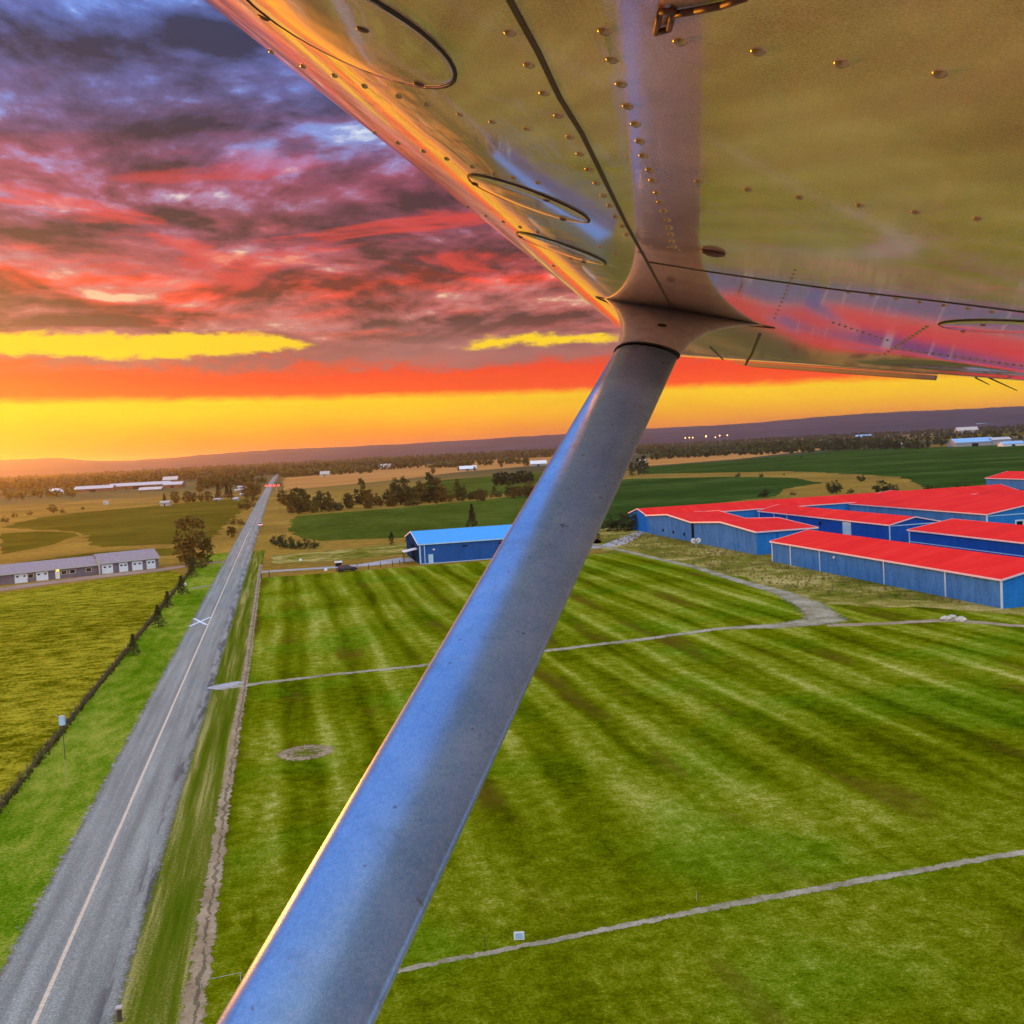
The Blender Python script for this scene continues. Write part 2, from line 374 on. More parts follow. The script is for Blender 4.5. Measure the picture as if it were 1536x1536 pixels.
def strip(name, pts, widths, m, z, seed=0, amp=.12, step=1.2):
    "ragged ribbon on the ground along a polyline"
    r = random.Random(seed); P = [Vector(p) for p in pts]; S = []
    for i in range(len(P)-1):
        n = max(2, int((P[i+1]-P[i]).length/step))
        for k in range(n): S.append((P[i].lerp(P[i+1], k/n), widths[i]+(widths[i+1]-widths[i])*k/n))
    S.append((P[-1], widths[-1]))
    # smooth
    for _ in range(3):
        S = [S[0]]+[((S[i-1][0]+S[i][0]*2+S[i+1][0])/4, S[i][1]) for i in range(1, len(S)-1)]+[S[-1]]
    b = MB(); vs = []; ed = []; cols = [(-1.35, 0), (-.8, .55), (0, 1), (.8, .55), (1.35, 0)]; nc_ = len(cols)
    for i, (p, w) in enumerate(S):
        t = (S[min(i+1, len(S)-1)][0]-S[max(i-1, 0)][0]).normalized(); nn = Vector((-t.y, t.x)); sh = r.uniform(-amp, amp)*.5
        for k, q in cols:
            vs.append((*(p+nn*(w/2*k+sh)), z)); ed.append(q)
    b.add(vs, [(nc_*i+j, nc_*i+j+1, nc_*(i+1)+j+1, nc_*(i+1)+j) for i in range(len(S)-1) for j in range(nc_-1)])
    b.f = [tuple(reversed(f)) for f in b.f]
    o = b.build(name, m); at_ = o.data.attributes.new('edge', 'FLOAT', 'POINT'); at_.data.foreach_set('value', ed)
    return tag(o, kind='structure')

# ------------------------------------------------------------------ ground, fields, road
b = MB(); rr = [0, 300, 900, 2500, 6000, 15000, 24000]; nseg = 64
vs = [(0, 0, 0)]+[(r*math.sin(6.2832*i/nseg), r*math.cos(6.2832*i/nseg), 0) for r in rr[1:] for i in range(nseg)]
fs = [(0, 1+(i+1) % nseg, 1+i) for i in range(nseg)]
for k in range(len(rr)-2):
    for i in range(nseg): fs.append((1+k*nseg+i, 1+k*nseg+(i+1) % nseg, 1+(k+1)*nseg+(i+1) % nseg, 1+(k+1)*nseg+i))
b.add(vs, fs)
def groundmat():
    m, g, v = newmat('open_country')
    vo = g.n('ShaderNodeTexVoronoi'); g.put(vo.inputs['Vector'], g.scale(v, (.0028, .0016, 1))); vo.inputs['Scale'].default_value = 1
    r = g.sep(vo.outputs['Color'])[0]
    patch = g.ramp(r, [(0, (.05, .06, .015)), (.3, (.10, .085, .02)), (.5, (.06, .075, .02)), (.7, (.26, .15, .045)), (.85, (.08, .09, .025))], 'CONSTANT')
    a = g.noise(v, .02, 4, .6); c = g.noise(v, .35, 4, .65)
    near = g.ramp(g.add(g.mul(a, .5), g.mul(c, .5)), [(.3, (.12, .078, .006)), (.5, (.27, .16, .012)), (.7, (.47, .28, .035))])
    x, y, z = g.sep(v)
    dist = g.m('SQRT', g.add(g.mul(x, x), g.mul(y, y)))
    cc = g.mix(g.step(dist, 700, 1300), near, patch)
    g.bsdf(cc, .95, g.bump(c, .5, .3), spec=.1)
    return m
tag(b.build('ground', groundmat()), kind='structure')
sheet('lawn', ragged([(-6.4, 18), (104, 18), (104, 205), (92, 228), (82, 247), (60, 251), (-6.4, 252)], 3, .25, 1), 'lawn', .016)
sheet('bounce_sheet', [(-5.4, -500), (260, -500), (260, 20), (60, 27), (12, 38), (-5.4, 44)], 'strip', .030)  # unseen sheet, added to throw warm light up onto the wing
sheet('rough_ground', ragged([(84, 150), (95, 141), (106, 122), (150, 110), (240, 150), (330, 330), (300, 400), (107, 330), (88, 300), (80, 249), (84, 246), (88, 210), (87, 180)], 3, 1.2, 2), 'rough', .024)
sheet('crop_field', ragged([(-160, 15), (-25.2, 15), (-25.2, 270)]+pxs((255, 856), (0, 890))+[(-160, 238)], 4, .3, 3), 'crop', .016)
sheet('verge', [(-25.2, 15), (-17.2, 15), (-17.2, 330), (-25.2, 330)], 'verge', .012)
sheet('verge', [(-10.2, 15), (-6.4, 15), (-6.4, 330), (-10.2, 330)], 'verge2', .012)
sheet('olive_field', ragged(pxs((0, 791), (60, 776), (130, 768), (250, 757), (378, 746), (345, 785), (322, 805), (262, 816), (150, 821), (128, 812), (128, 801), (112, 797)), 6, 2.2, 4), 'olive', .02)
sheet('olive_field', ragged(pxs((0, 800), (60, 797), (108, 799), (118, 804), (90, 813), (55, 822), (0, 832)), 12, 1.5, 5), 'olive', .02)
sheet('green_strip', ragged(pxs((0, 848), (130, 830), (200, 824), (275, 822), (270, 832), (130, 842), (0, 860)), 10, .8, 6), 'olive', .024)
sheet('green_field', ragged(pxs((432, 782), (445, 774), (520, 768), (620, 760), (800, 742), (900, 733), (900, 800), (640, 806), (560, 808), (480, 812), (440, 802)), 6, 1.8, 7), 'green', .02)
sheet('mown_strip', ragged(pxs((408, 847), (408, 833), (480, 828), (612, 814), (900, 800), (900, 815), (620, 829), (530, 839)), 3, .6, 8), 'rough', .024)
sheet('green_field', ragged(pxs((600, 738), (640, 722), (800, 709), (900, 702), (900, 730), (700, 746), (610, 752)), 20, 2, 9), 'green', .018)
sheet('wheat_field', ragged(pxs((426, 717), (560, 704), (640, 697), (800, 683), (900, 676), (900, 690), (690, 708), (600, 719), (500, 729), (426, 735)), 30, 3, 10), 'wheat', .022)
sheet('wheat_field', ragged(pxs((970, 687), (1100, 679), (1228, 672), (1230, 675), (1100, 689), (970, 699)), 30, 3, 11), 'wheat', .022)
sheet('dark_field', ragged(pxs((960, 701), (1100, 691), (1232, 679), (1250, 675), (1400, 671), (1536, 667), (1700, 660), (1700, 760), (1536, 750), (1400, 738), (1365, 722), (1350, 715), (1280, 711), (1180, 707), (960, 711)), 9, 3.0, 12), 'dark', .03)
sheet('dark_field', ragged(pxs((900, 722), (950, 718), (1100, 715), (1190, 717), (1232, 724), (1180, 733), (1165, 744), (1000, 765), (940, 785), (880, 800), (880, 730)), 7, 2.2, 13), 'dark', .03)
sheet('wheat_field', ragged(pxs((1300, 661), (1420, 654), (1600, 645), (1600, 650), (1420, 659), (1300, 665)), 60, 8, 14), 'olive', .03)
sheet('wheat_field', ragged(pxs((1385, 668), (1536, 660), (1536, 664), (1390, 671)), 40, 5, 15), 'dry', .03)
sheet('green_field', ragged(pxs((990, 668), (1230, 660), (1230, 663), (990, 672)), 60, 8, 16), 'green', .03)
# road: straight for kilometres
strip('road_shoulder', [(-13.7, 10), (-13.7, 330), (-13.9, 700), (-12, 1400), (-6, 2300)], [6.9, 6.9, 6.9, 7.4, 7.8], 'shoulder', .028, 1, .25, 1.5)
strip('road', [(-13.6, 10), (-13.6, 330), (-13.8, 700), (-12, 1400), (-6, 2300)], [7.1, 7.1, 7.0, 7.2, 7.4], 'asphalt', .034, 2, .10, 1.3)
strip('centre_line', [(-14.05, 10), (-14.05, 420)], [.24, .24], 'line', .040, 3, .02, 2)
b = MB()
for s in (-1, 1):
    x0, y0, x1, y1 = -15.7-1.45*s, 184.6, -15.7+1.45*s, 193.6
    d = Vector((x1-x0, y1-y0)).normalized(); n_ = Vector((-d.y, d.x))*.24; z = .042+.003*(s+1)
    b.add([(x0+n_.x, y0+n_.y, z), (x0-n_.x, y0-n_.y, z), (x1-n_.x, y1-n_.y, z), (x1+n_.x, y1+n_.y, z)], [(0, 1, 2, 3)])
tag(b.build('road_marking', 'markwhite'), kind='structure')
# tracks and paths
strip('path', pxs((330, 1033), (400, 1024), (480, 1014), (620, 1000), (830, 975), (980, 957), (1080, 943), (1180, 938), (1240, 930)), [2.4, 1.6, 1.5, 1.5, 1.9, 1.9, 2.0, 4.5, 6.5], 'path', .030, 4, .35, .8)
strip('track', pxs((1245, 933), (1215, 908), (1170, 888), (1110, 872), (1040, 850), (985, 838), (935, 826), (880, 815)), [6.5, 5.0, 3.6, 2.8, 2.4, 2.2, 2.4, 3], 'path', .034, 5, .3, 1)
strip('path', pxs((1240, 938), (1320, 936), (1420, 930), (1540, 940)), [3, 2.2, 2.6, 2], 'dirt', .030, 6, .5, 1)
strip('path', [(1.0, 53.6), (5, 54.4), (14, 55.0), (26, 55.9), (45.5, 56.6), (70, 58)], [.5, .55, .6, .85, .8, .8], 'path', .026, 7, .13, .35)
strip('dirt_strip', [(-6.2, 30), (-6.15, 54), (-6.3, 90), (-6.2, 139), (-6.9, 285)], [1.35, 1.35, 1.0, 1.0, 1.1], 'dirt', .026, 8, .3, .5)
strip('ditch', [(-6.0, 30), (-6.05, 54), (-6.2, 90), (-6.1, 139), (-6.8, 285)], [.55, .55, .5, .5, .5], 'ditch', .032, 18, .3, .5)
strip('gravel_drive', pxs((392, 858), (470, 853), (545, 848), (620, 838)), [4.5, 4.5, 7, 14], 'pad', .032, 9, .3, 1)
strip('gravel_drive', pxs((880, 822), (920, 817), (965, 797)), [9, 7, 4], 'pad', .032, 10, .3, 1)
strip('farm_drive', pxs((-60, 893), (0, 884), (120, 868), (230, 856), (290, 847), (345, 842)), [9, 9, 9, 9, 6, 5], 'drive', .030, 11, .5, 1.2)
strip('culvert', pxs((287, 883), (322, 877)), [1.8, 1.8], 'path', .036, 12, .1, .8)
strip('apron', pxs((318, 1034), (335, 1029), (362, 1023)), [2.6, 3.0, 1.8], 'pad', .037, 13, .3, .4)
b = MB(); vs = [(.6, 98.6, .024)]; ed = [.35]
for r_, q in ((1.2, .45), (1.9, .55), (2.3, .62), (2.7, .40), (3.3, 0)):
    vs += [(.6+r_*math.cos(k*.2094), 98.6+r_*.95*math.sin(k*.2094), .024) for k in range(30)]; ed += [q]*30
b.add(vs, [(0, 1+k, 1+(k+1) % 30) for k in range(30)]+[(1+30*r_+k, 31+30*r_+k, 31+30*r_+(k+1) % 30, 1+30*r_+(k+1) % 30) for r_ in range(4) for k in range(30)])
o = b.build('bare_patch', 'dirt'); at_ = o.data.attributes.new('edge', 'FLOAT', 'POINT'); at_.data.foreach_set('value', ed); tag(o, kind='structure')
# hills on the horizon
prof = [(-900, 26), (-400, 24), (0, 22), (90, 21), (150, 13), (205, 9.5), (260, 10.5), (300, 13), (420, 16), (520, 15), (600, 14), (680, 15), (750, 16), (870, 17), (980, 18.5), (1150, 19), (1220, 21), (1300, 23), (1420, 23), (1536, 23), (2200, 20)]
def prof_at(x):
    for (a, u), (c, w) in zip(prof, prof[1:]):
        if a <= x <= c: return u+(w-u)*(x-a)/(c-a)
    return prof[0][1] if x < 0 else prof[-1][1]
b = MB(); n1 = 420; rows = [(5600, -.02), (6300, .25), (7000, .5), (7700, .78), (8200, 1.0), (8800, .9), (10500, .4), (12500, -.05)]
vs = []; hr = random.Random(5); jit = [0]*n1
for k in range(8):
    ph = hr.uniform(0, 6.28); fr = 4*1.7**k
    for i in range(n1): jit[i] += .9/1.35**k*math.sin(ph+fr*i/n1*6.28)
for r, q in rows:
    for i in range(n1):
        x = -1200+i*(3800/(n1-1)); a = yaw+math.atan((x-768)/1536)
        hpx = prof_at(x)+jit[i]*.55+hr.uniform(-.35, .35)
        top = H+hpx/1536*8200*math.cos(a-yaw)
        vs.append((r*math.sin(a), r*math.cos(a), max(-6, q*top) if q < 1 else top))
b.add(vs, [(k*n1+i, k*n1+i+1, (k+1)*n1+i+1, (k+1)*n1+i) for k in range(len(rows)-1) for i in range(n1-1)])
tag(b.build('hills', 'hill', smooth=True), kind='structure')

# ------------------------------------------------------------------ buildings
def gabled(name, label, cat, loc, lx, ly, eave, ridge, axis='y', wall='bluewall', endwall=None, roof='redroof', trim='trim', over=.35, pipes=(), group=None, rz=0.0):
    "box with a pitched roof; ridge along the local axis; loc = south-west corner"
    t = thing(name, label, cat, (*loc, 0), rz, group)
    w = MB(); e = MB()
    if axis == 'y':
        w.add([(0, 0, 0), (0, ly, 0), (0, ly, eave), (0, 0, eave), (lx, 0, 0), (lx, ly, 0), (lx, ly, eave), (lx, 0, eave)], [(0, 3, 2, 1), (4, 5, 6, 7)])
        for y, fl in ((0, 0), (ly, 1)):
            q = [(0, y, 0), (lx, y, 0), (lx, y, eave), (lx/2, y, ridge), (0, y, eave)]
            e.add(q, [(0, 1, 2, 3, 4) if not fl else (4, 3, 2, 1, 0)])
    else:
        w.add([(0, 0, 0), (lx, 0, 0), (lx, 0, eave), (0, 0, eave), (0, ly, 0), (lx, ly, 0), (lx, ly, eave), (0, ly, eave)], [(0, 1, 2, 3), (7, 6, 5, 4)])
        for x, fl in ((0, 1), (lx, 0)):
            q = [(x, 0, 0), (x, ly, 0), (x, ly, eave), (x, ly/2, ridge), (x, 0, eave)]
            e.add(q, [(0, 1, 2, 3, 4) if not fl else (4, 3, 2, 1, 0)])
    for i_ in (0, 1):
        a_ = MB(); a_.add(w.v[4*i_:4*i_+4], [tuple(q-4*i_ for q in w.f[i_])]); a_.build('side_wall', wall, t)
        a_ = MB(); a_.add(e.v[5*i_:5*i_+5], [tuple(q-5*i_ for q in e.f[i_])]); a_.build('end_wall', endwall or wall, t)
    r = MB(); tr = MB(); th = .14
    half = (lx if axis == 'y' else ly)/2; L = ly if axis == 'y' else lx; sl = (ridge-eave)/half
    def P(u, v, z): return (u, v, z) if axis == 'y' else (v, u, z)
    z0 = eave-over*sl+.05
    prof_ = [(-over, z0), (half, ridge+.05), (2*half+over, z0)]
    secs = []
    for v in (-over, L+over):
        secs.append([P(u, v, z+th) for u, z in prof_]+[P(u, v, z) for u, z in reversed(prof_)])
    r.loft(secs)
    ro = r.build('roof', roof, t)
    for u in (-over-.08, 2*half+over+.003):      # eave trim
        a = [P(u, -over, z0-.12), P(u+.08, -over, z0-.12), P(u+.08, L+over, z0-.12), P(u, L+over, z0-.12)]
        tr.hexa(a, [(x, y, z+.25+th*.3) for x, y, z in a])
    for v in (-over-.1, L+over+.003):            # rake trim
        for (u0, za), (u1, zb) in zip(prof_, prof_[1:]):
            a = [P(u0, v, za-.07), P(u1, v, zb-.07), P(u1, v+.1, zb-.07), P(u0, v+.1, za-.07)]
            tr.hexa(a, [(x, y, z+th+.13) for x, y, z in a])
    tr.build('roof_trim', trim, ro)
    for (u, v, wd) in pipes:                     # vertical strips standing on the walls
        p = MB(); p.box(u-.06, u+.06, v-wd/2, v+wd/2, 0.02, eave-.1) if u <= 0 else p.box(u-wd/2, u+wd/2, v-.06, v+.06, .02, eave-.1)
        p.build('downpipe', 'bluetrim', t)
    KIDS[t.name] = []
    return t
def panel(parent, name, m, x0, x1, y0, y1, z0, z1):
    p = MB(); p.box(x0, x1, y0, y1, z0, z1); return p.build(name, m, parent)

SG = 'blue storage sheds with red roofs'
t = gabled('storage_shed', 'long blue storage shed with red roof nearest the mown lawn', 'shed', (104.6, 133.2), 18.2, 74, 4.4, 6.25, 'y', 'palebluewall', 'bluewall', group=SG,
           pipes=[(-.065, .12, .42), (-.065, 13.5, .3), (-.065, 31, .3), (-.065, 53.5, .3), (-.065, 65.6, .3), (-.065, 73.9, .3)])
panel(t, 'roller_door', 'bluewall', 4.2, 8.2, -.07, .01, .02, 3.4)
panel(t, 'lamp', 'white', -.22, -.02, 47.6, 48.1, 3.2, 3.6)
t = gabled('storage_shed', 'blue storage shed with white door standing behind the front shed', 'shed', (143.5, 222.2), 13.6, 70, 4.5, 6.0, 'y', 'deepblue', 'deepblue', group=SG,
           pipes=[(-.065, .1, .35), (-.065, 52, .3), (-.065, 60, .3), (-.065, 69.8, .35)])
panel(t, 'door', 'bluetrim', -.09, .01, 17.5, 21.5, .02, 4.1)
panel(t, 'vent', 'darkgap', -.08, .01, 32.5, 33.8, 2.5, 3.4)
panel(t, 'end_band', 'bluetrim', .1, 13.5, -.05, .004, 4.2, 4.4)
t = gabled('storage_shed', 'largest blue storage shed with broad red roof and gable facing camera', 'shed', (176, 229.2), 40, 73, 4.6, 7.4, 'y', 'palebluewall', 'bluewall', group=SG, pipes=[(-.065, .1, .6)])
panel(t, 'door', 'darkgap', 8.6, 10.4, -.07, .01, .02, 2.3); panel(t, 'door_frame', 'bluetrim', 8.2, 10.8, -.05, .008, .02, 2.7)
panel(t, 'end_band', 'bluetrim', .1, 39.8, -.05, .006, 4.1, 4.3)
t = gabled('storage_shed', 'blue storage shed with light belt line along wall cut by right picture edge', 'shed', (139.9, 138), 23, 71, 4.4, 6.1, 'y', 'deepblue', 'deepblue', group=SG, pipes=[(-.065, 70.9, .35)])
panel(t, 'belt_line', 'bluetrim', -.06, .01, .1, 70.7, 1.75, 1.9)
gabled('storage_shed', 'small far blue storage shed with red roof before the dark field', 'shed', (297, 340), 22, 47, 4.3, 6.6, 'y', 'palebluewall', 'bluewall', group=SG)
gabled('storage_shed', 'blue storage shed of which only a red roof sliver shows', 'shed', (217, 244), 24, 62, 4.0, 6.0, 'y', 'palebluewall', 'bluewall', group=SG)
gabled('storage_shed', 'rear blue storage shed running crosswise behind the double gabled hall', 'shed', (108.3, 294.6), 130, 18, 5.0, 6.9, 'x', 'bluewall', 'bluewall', 'redroofx', group=SG)
# double gabled hall
t = thing('storage_hall', 'blue storage hall with two low red gables and twin round white signs', 'hall', (107.5, 220.4, 0), 0, SG)
W, L1, L2, ev, rg = 15.2, 38.5, 73.6, 5.3, 6.5
w = MB()
yp = [(0, ev), (L1/2, rg), (L1, ev), ((L1+L2)/2, rg), (L2, ev)]
for x, fl in ((0, 1), (W, 0)):
    q = [(x, 0, 0), (x, L2, 0)]+[(x, y, z) for y, z in reversed(yp)]
    w.add(q, [tuple(range(len(q))) if not fl else tuple(range(len(q)))[::-1]])
w.build('wall', 'palebluewall', t)
for y_, f_ in ((0, (0, 1, 2, 3)), (L2, (3, 2, 1, 0))):
    e = MB(); e.add([(0, y_, 0), (W, y_, 0), (W, y_, ev), (0, y_, ev)], [f_]); e.build('end_wall', 'bluewall', t)
for k in (0, 1):
    y0, y1 = (-.4, L1-.01) if k == 0 else (L1+.01, L2+.4); pk = yp[1+2*k]
    r = MB(); pr = [(y0, ev+.06), (pk[0], rg+.06), (y1, ev+.06)]
    r.loft([[(x, y, z+.16) for y, z in pr]+[(x, y, z) for y, z in reversed(pr)] for x in (-.4, W+.4)])
    ro = r.build('roof', 'redroofx', t); tr = MB()
    for x in (-.5, W+.403):
        for (a, za), (c, zb) in zip(pr, pr[1:]):
            bb = [(x, a, za-.1), (x+.1, a, za-.1), (x+.1, c, zb-.1), (x, c, zb-.1)]; tr.hexa(bb, [(p, q_, z+.36) for p, q_, z in bb])
    if k == 0: tr.box(-.4, W+.4, y0-.1, y0-.003, ev-.05, ev+.28)
    tr.build('roof_trim', 'trim', ro)
panel(t, 'downpipe', 'darkgap', -.12, -.003, L1-1.0, L1+.5, .05, ev-.1)
for y in (44, 52, 60): panel(t, 'vent', 'darkgap', -.06, .004, y, y+1.1, 1.4, 2.2)
panel(t, 'downpipe', 'deepblue', 5.0, 5.3, -.07, -.003, .05, ev-.1)
# twin round signs on one post
p = at(1047, 822); t = thing('round_sign', 'pair of white oval signs on one short post before the blue hall', 'sign', (p.x-.5, p.y, 0))
a = MB(); a.tube((0, 0, 0), (0, 0, 1.3), .09); a.build('post', 'steel', t)
for s in (-1, 1):
    a = MB(); a.tube((s*.72, -.06, 2.0), (s*.72, .06, 2.0), .62, n=20); o = a.build('disc', 'white', t)
    a = MB(); a.tube((s*.5, -.075, 1.9), (s*.5, -.062, 1.9), .2, n=14); a.build('emblem', 'rust', o)
a = MB(); a.box(-.8, .8, -.04, .04, 1.2, 1.34); a.build('crossbar', 'steel', t)

# blue shed behind the strut
t = gabled('blue_shed', 'bright blue metal shed with sky blue roof behind the strut', 'shed', (32.6, 255), 36, 27, 5.0, 7.3, 'x', 'shedblue', 'shedend', 'shedroof', 'bluetrim', .3,
           pipes=[(.15, 0, .35), (1.3, 0, .2)])
panel(t, 'door', 'bluetrim', 2.2, 3.4, -.08, .01, .02, 2.4)
panel(t, 'lamp', 'white', 3.4, 3.9, -.3, -.01, 3.4, 3.75); panel(t, 'vent', 'darkgap', 11, 12.2, -.06, .01, 3.7, 4.1); panel(t, 'vent', 'darkgap', 20.4, 21.6, -.06, .01, 3.7, 4.1)
panel(t, 'base_trim', 'bluetrim', 0, 36, -.06, -.003, .02, .18)
panel(t, 'garage_door', 'darkgap', -.08, .01, 8, 16, .02, 4.2)
a = MB(); a.hexa([(-3.6, 3.0, 3.0), (-.1, 3.0, 3.6), (-.1, 7.0, 3.6), (-3.6, 7.0, 3.0)], [(-3.6, 3.0, 3.15), (-.1, 3.0, 3.75), (-.1, 7.0, 3.75), (-3.6, 7.0, 3.15)])
o = a.build('awning', 'white', t)
for y in (3.2, 6.8):
    a = MB(); a.tube((-3.4, y, 0), (-3.4, y, 3.05), .09); a.build('awning_post', 'wood', o)
a = MB(); a.box(-2.6, -.9, 4.0, 6.0, 3.42, 3.46); 

# farm house row at the left
hp = Vector((-80.0, 277.2)); hd = math.atan2(15.8, 36.4)
t = thing('farm_house', 'long low grey house with mauve roof and white garage doors', 'house', (hp.x, hp.y, 0), hd)
LW = 49.6; SPL = 33.4
def hx(px, y):      # distance along the facade seen at a pixel column
    best = min((abs(proj((hp.x+math.cos(hd)*s, hp.y+math.sin(hd)*s, 1.2))[0]-px), s) for s in [k*.1 for k in range(-20, 540)])
    return best[1]
SPL = hx(148, 0); LW = hx(237, 0)
for (x0, x1, ee, rg_, dd) in ((0, SPL, 2.75, 4.6, 0), (SPL+.02, LW, 3.0, 5.0, -.5)):
    w = MB(); w.box(x0, x1, dd, 9+dd, 0, ee)
    for x, fl in ((x0, 1), (x1, 0)):
        w.add([(x, dd, ee), (x, 9+dd, ee), (x, 4.5+dd, rg_)], [(0, 1, 2) if not fl else (2, 1, 0)])
    w.build('wall', 'housewall', t)
    r = MB(); pr = [(dd-.6, ee-.2), (4.5+dd, rg_+.05), (9.6+dd, ee-.2)]
    r.loft([[(x, y, z+.18) for y, z in pr]+[(x, y, z) for y, z in reversed(pr)] for x in (x0-(.4 if x0 == 0 else 0), x1+(.4 if x0 else 0))]); ro = r.build('roof', 'houseroof', t)
    r = MB(); r.box(x0, x1, dd-.66, dd-.603, ee-.3, ee+.02); r.build('gutter', 'steel', ro)
panel(t, 'party_wall', 'cream', SPL-.12, SPL+.2, -1.1, 3, 0, 4.0)
for xa, xb in ((22, 41), (54, 72)):
    a, c = hx(xa, 0), hx(xb, 0); o = panel(t, 'garage_door', 'garage', a, c, -.1, -.004, .03, 2.3)
    for k in (.22, .78): panel(o, 'window', 'glassd', a+(c-a)*k-.3, a+(c-a)*k+.3, -.13, -.101, 1.5, 1.9)
for xa, xb in ((152, 169), (178, 191), (197, 213), (219, 232)):
    a, c = hx(xa, 0), hx(xb, 0); o = panel(t, 'garage_door', 'garage', a, c, -.6, -.504, .03, 2.5)
    for k in (.27, .73): panel(o, 'window', 'glassd', a+(c-a)*k-.3, a+(c-a)*k+.3, -.63, -.601, 1.6, 2.0)
for xc in (46, 96, 109, 133):
    a = hx(xc, 0); o = panel(t, 'window', 'glassd', a-.6, a+.6, -.08, -.004, 1.1, 1.95); f = MB()
    for q in ((a-.8, a-.6, 1.0, 2.05), (a+.6, a+.8, 1.0, 2.05), (a-.6, a+.6, 1.0, 1.1), (a-.6, a+.6, 1.95, 2.05)): f.box(q[0], q[1], -.1, -.006, q[2], q[3])
    f.build('window_frame', 'cream', o)
a = hx(86, 0); panel(t, 'door', 'white', a-.55, a+.55, -.1, -.004, .03, 2.1)
lm = MB(); lm.ball((a, -.35, 2.35), .42, .25, .22); lm.build('porch_light', 'yellowlamp', t)

# small far buildings, each placed where it stands on the plain
def far_building(name, label, cat, px, py, wpx, hpx, deep=10, roof='barnroof', wall='cream', rf=.45, rz=None, group=None):
    p = at(px, py); d = proj(p)[2]; lx = wpx/1536*d; hh = hpx/1536*d
    rz = -yaw if rz is None else rz
    t = thing(name, label, cat, (p.x, p.y, 0), rz, group)
    ev = hh*(1-rf)
    w = MB(); w.box(-lx/2, lx/2, 0, deep, 0, ev)
    for x, fl in ((-lx/2, 1), (lx/2, 0)): w.add([(x, 0, ev), (x, deep, ev), (x, deep/2, hh)], [(0, 1, 2) if not fl else (2, 1, 0)])
    w.build('wall', wall, t)
    r = MB(); pr = [(-.5, ev-.1), (deep/2, hh), (deep+.5, ev-.1)]
    r.loft([[(x, y, z+.3) for y, z in pr]+[(x, y, z) for y, z in reversed(pr)] for x in (-lx/2-.5, lx/2+.5)]); r.build('roof', roof, t)
    panel(t, 'door', 'darkgap', -lx*.1, lx*.06, -.12, .02, .05, ev*.7)
    return t
FB = 'farm buildings beyond the left field'
far_building('barn', 'long low barn with pale roof and red brown end at far left', 'barn', 140, 738, 58, 9, 14, 'barnroof', 'barnwall', group=FB)
far_building('barn', 'longest low barn with pale roof beyond the left field', 'barn', 208, 733, 90, 9, 16, 'barnroof', 'barnwall', group=FB)
far_building('barn', 'barn with tall open front right of the longest barn', 'barn', 259, 732, 28, 9, 14, 'barnroof', 'barnwall', group=FB)
far_building('shelter', 'pale roofed low shelter in front of the longest barn', 'shelter', 225, 736, 34, 5, 8, 'barnroof', 'barnwall', .7, group=FB)
far_building('barn', 'raised pale flat roof behind the long barns', 'barn', 255, 723, 22, 8, 10, 'barnroof', 'barnwall', .6, group=FB)
far_building('trailer', 'small white trailer on the dry ground beyond the olive field', 'trailer', 158, 757, 5, 5, 4, 'cream', 'white', .2)
far_building('shed', 'cream shed under a conical tree at olive field edge', 'shed', 247, 759, 13, 7, 6, 'cream', 'cream', .3)
for x, y, w_, h_, l in ((313, 725, 7, 5, 'tiny white house among trees left of the road'), (316, 731, 5, 4, 'tiny white cottage with bright front left of the road'),
                       (362, 733, 11, 4, 'pale farm shed left of the level crossing'), (358, 737, 12, 3, 'low pale shed in front of another left of the crossing'),
                       (363, 744, 6, 4, 'small white hut by the trees left of the road'), (353, 751, 6, 4, 'small white hut at end of tree row'), (325, 751, 9, 3, 'low white wagon below the tree row')):
    far_building('farm_shed', l, 'shed', x, y, w_, h_, 7, 'barnroof', 'cream', .4)
far_building('farm_house', 'white house with twin peaked roof before the dark wood', 'house', 487, 714, 14, 7, 10, 'cream', 'cream', .6)
far_building('farm_house', 'large pale farmhouse at wood edge above the wheat field', 'house', 577, 704, 18, 8, 12, 'cream', 'cream', .5)
far_building('barn', 'pale grey barn with white roof beside the wheat field', 'barn', 702, 706, 25, 7, 14, 'white', 'greyshed', .6)
far_building('barn', 'pale barn half hidden by the strut', 'barn', 808, 699, 24, 8, 14, 'white', 'greyshed', .6)
RB = 'farm buildings beyond the right field'
far_building('barn', 'long pale grey shed with light blue roof at far right', 'barn', 1464, 669, 60, 12, 26, 'skyroof', 'greyshed', .5, group=RB)
far_building('barn', 'low white shed at right picture edge beyond the field', 'barn', 1521, 669, 32, 7, 14, 'skyroof', 'white', .5, group=RB)
far_building('barn', 'grey block beside the light blue roofed shed', 'barn', 1503, 667, 28, 11, 14, 'barnroof', 'greyshed', .3, group=RB)
far_building('barn', 'grey lilac barn with shallow roof on the far rise', 'barn', 1452, 648.5, 32, 8, 24, 'barnroof', 'greyshed', .6, group=RB)
far_building('barn', 'bright blue roofed barn standing highest at far right', 'barn', 1474, 643, 16, 8, 30, 'skyroof', 'greyshed', .8, group=RB)
far_building('barn', 'small grey green barn left of the far rise', 'barn', 1369, 647.5, 20, 5, 16, 'barnroof', 'greyshed', .6, group=RB)
far_building('shed', 'little white shed among the dark trees at right', 'shed', 1350, 671.5, 7, 7, 6, 'cream', 'cream', .3, group=RB)
far_building('barn', 'white strip roofed barn left of the dark tree row', 'barn', 1240, 664, 16, 5, 14, 'white', 'greyshed', .6, group=RB)
far_building('barn', 'pale blue roofed barn above the dark tree row', 'barn', 1297, 658, 24, 6, 20, 'skyroof', 'greyshed', .6, group=RB)
far_building('barn', 'tiny blue roofed barn on plain below the hill', 'barn', 1163, 657, 14, 5, 20, 'skyroof', 'greyshed', .6, group=RB)
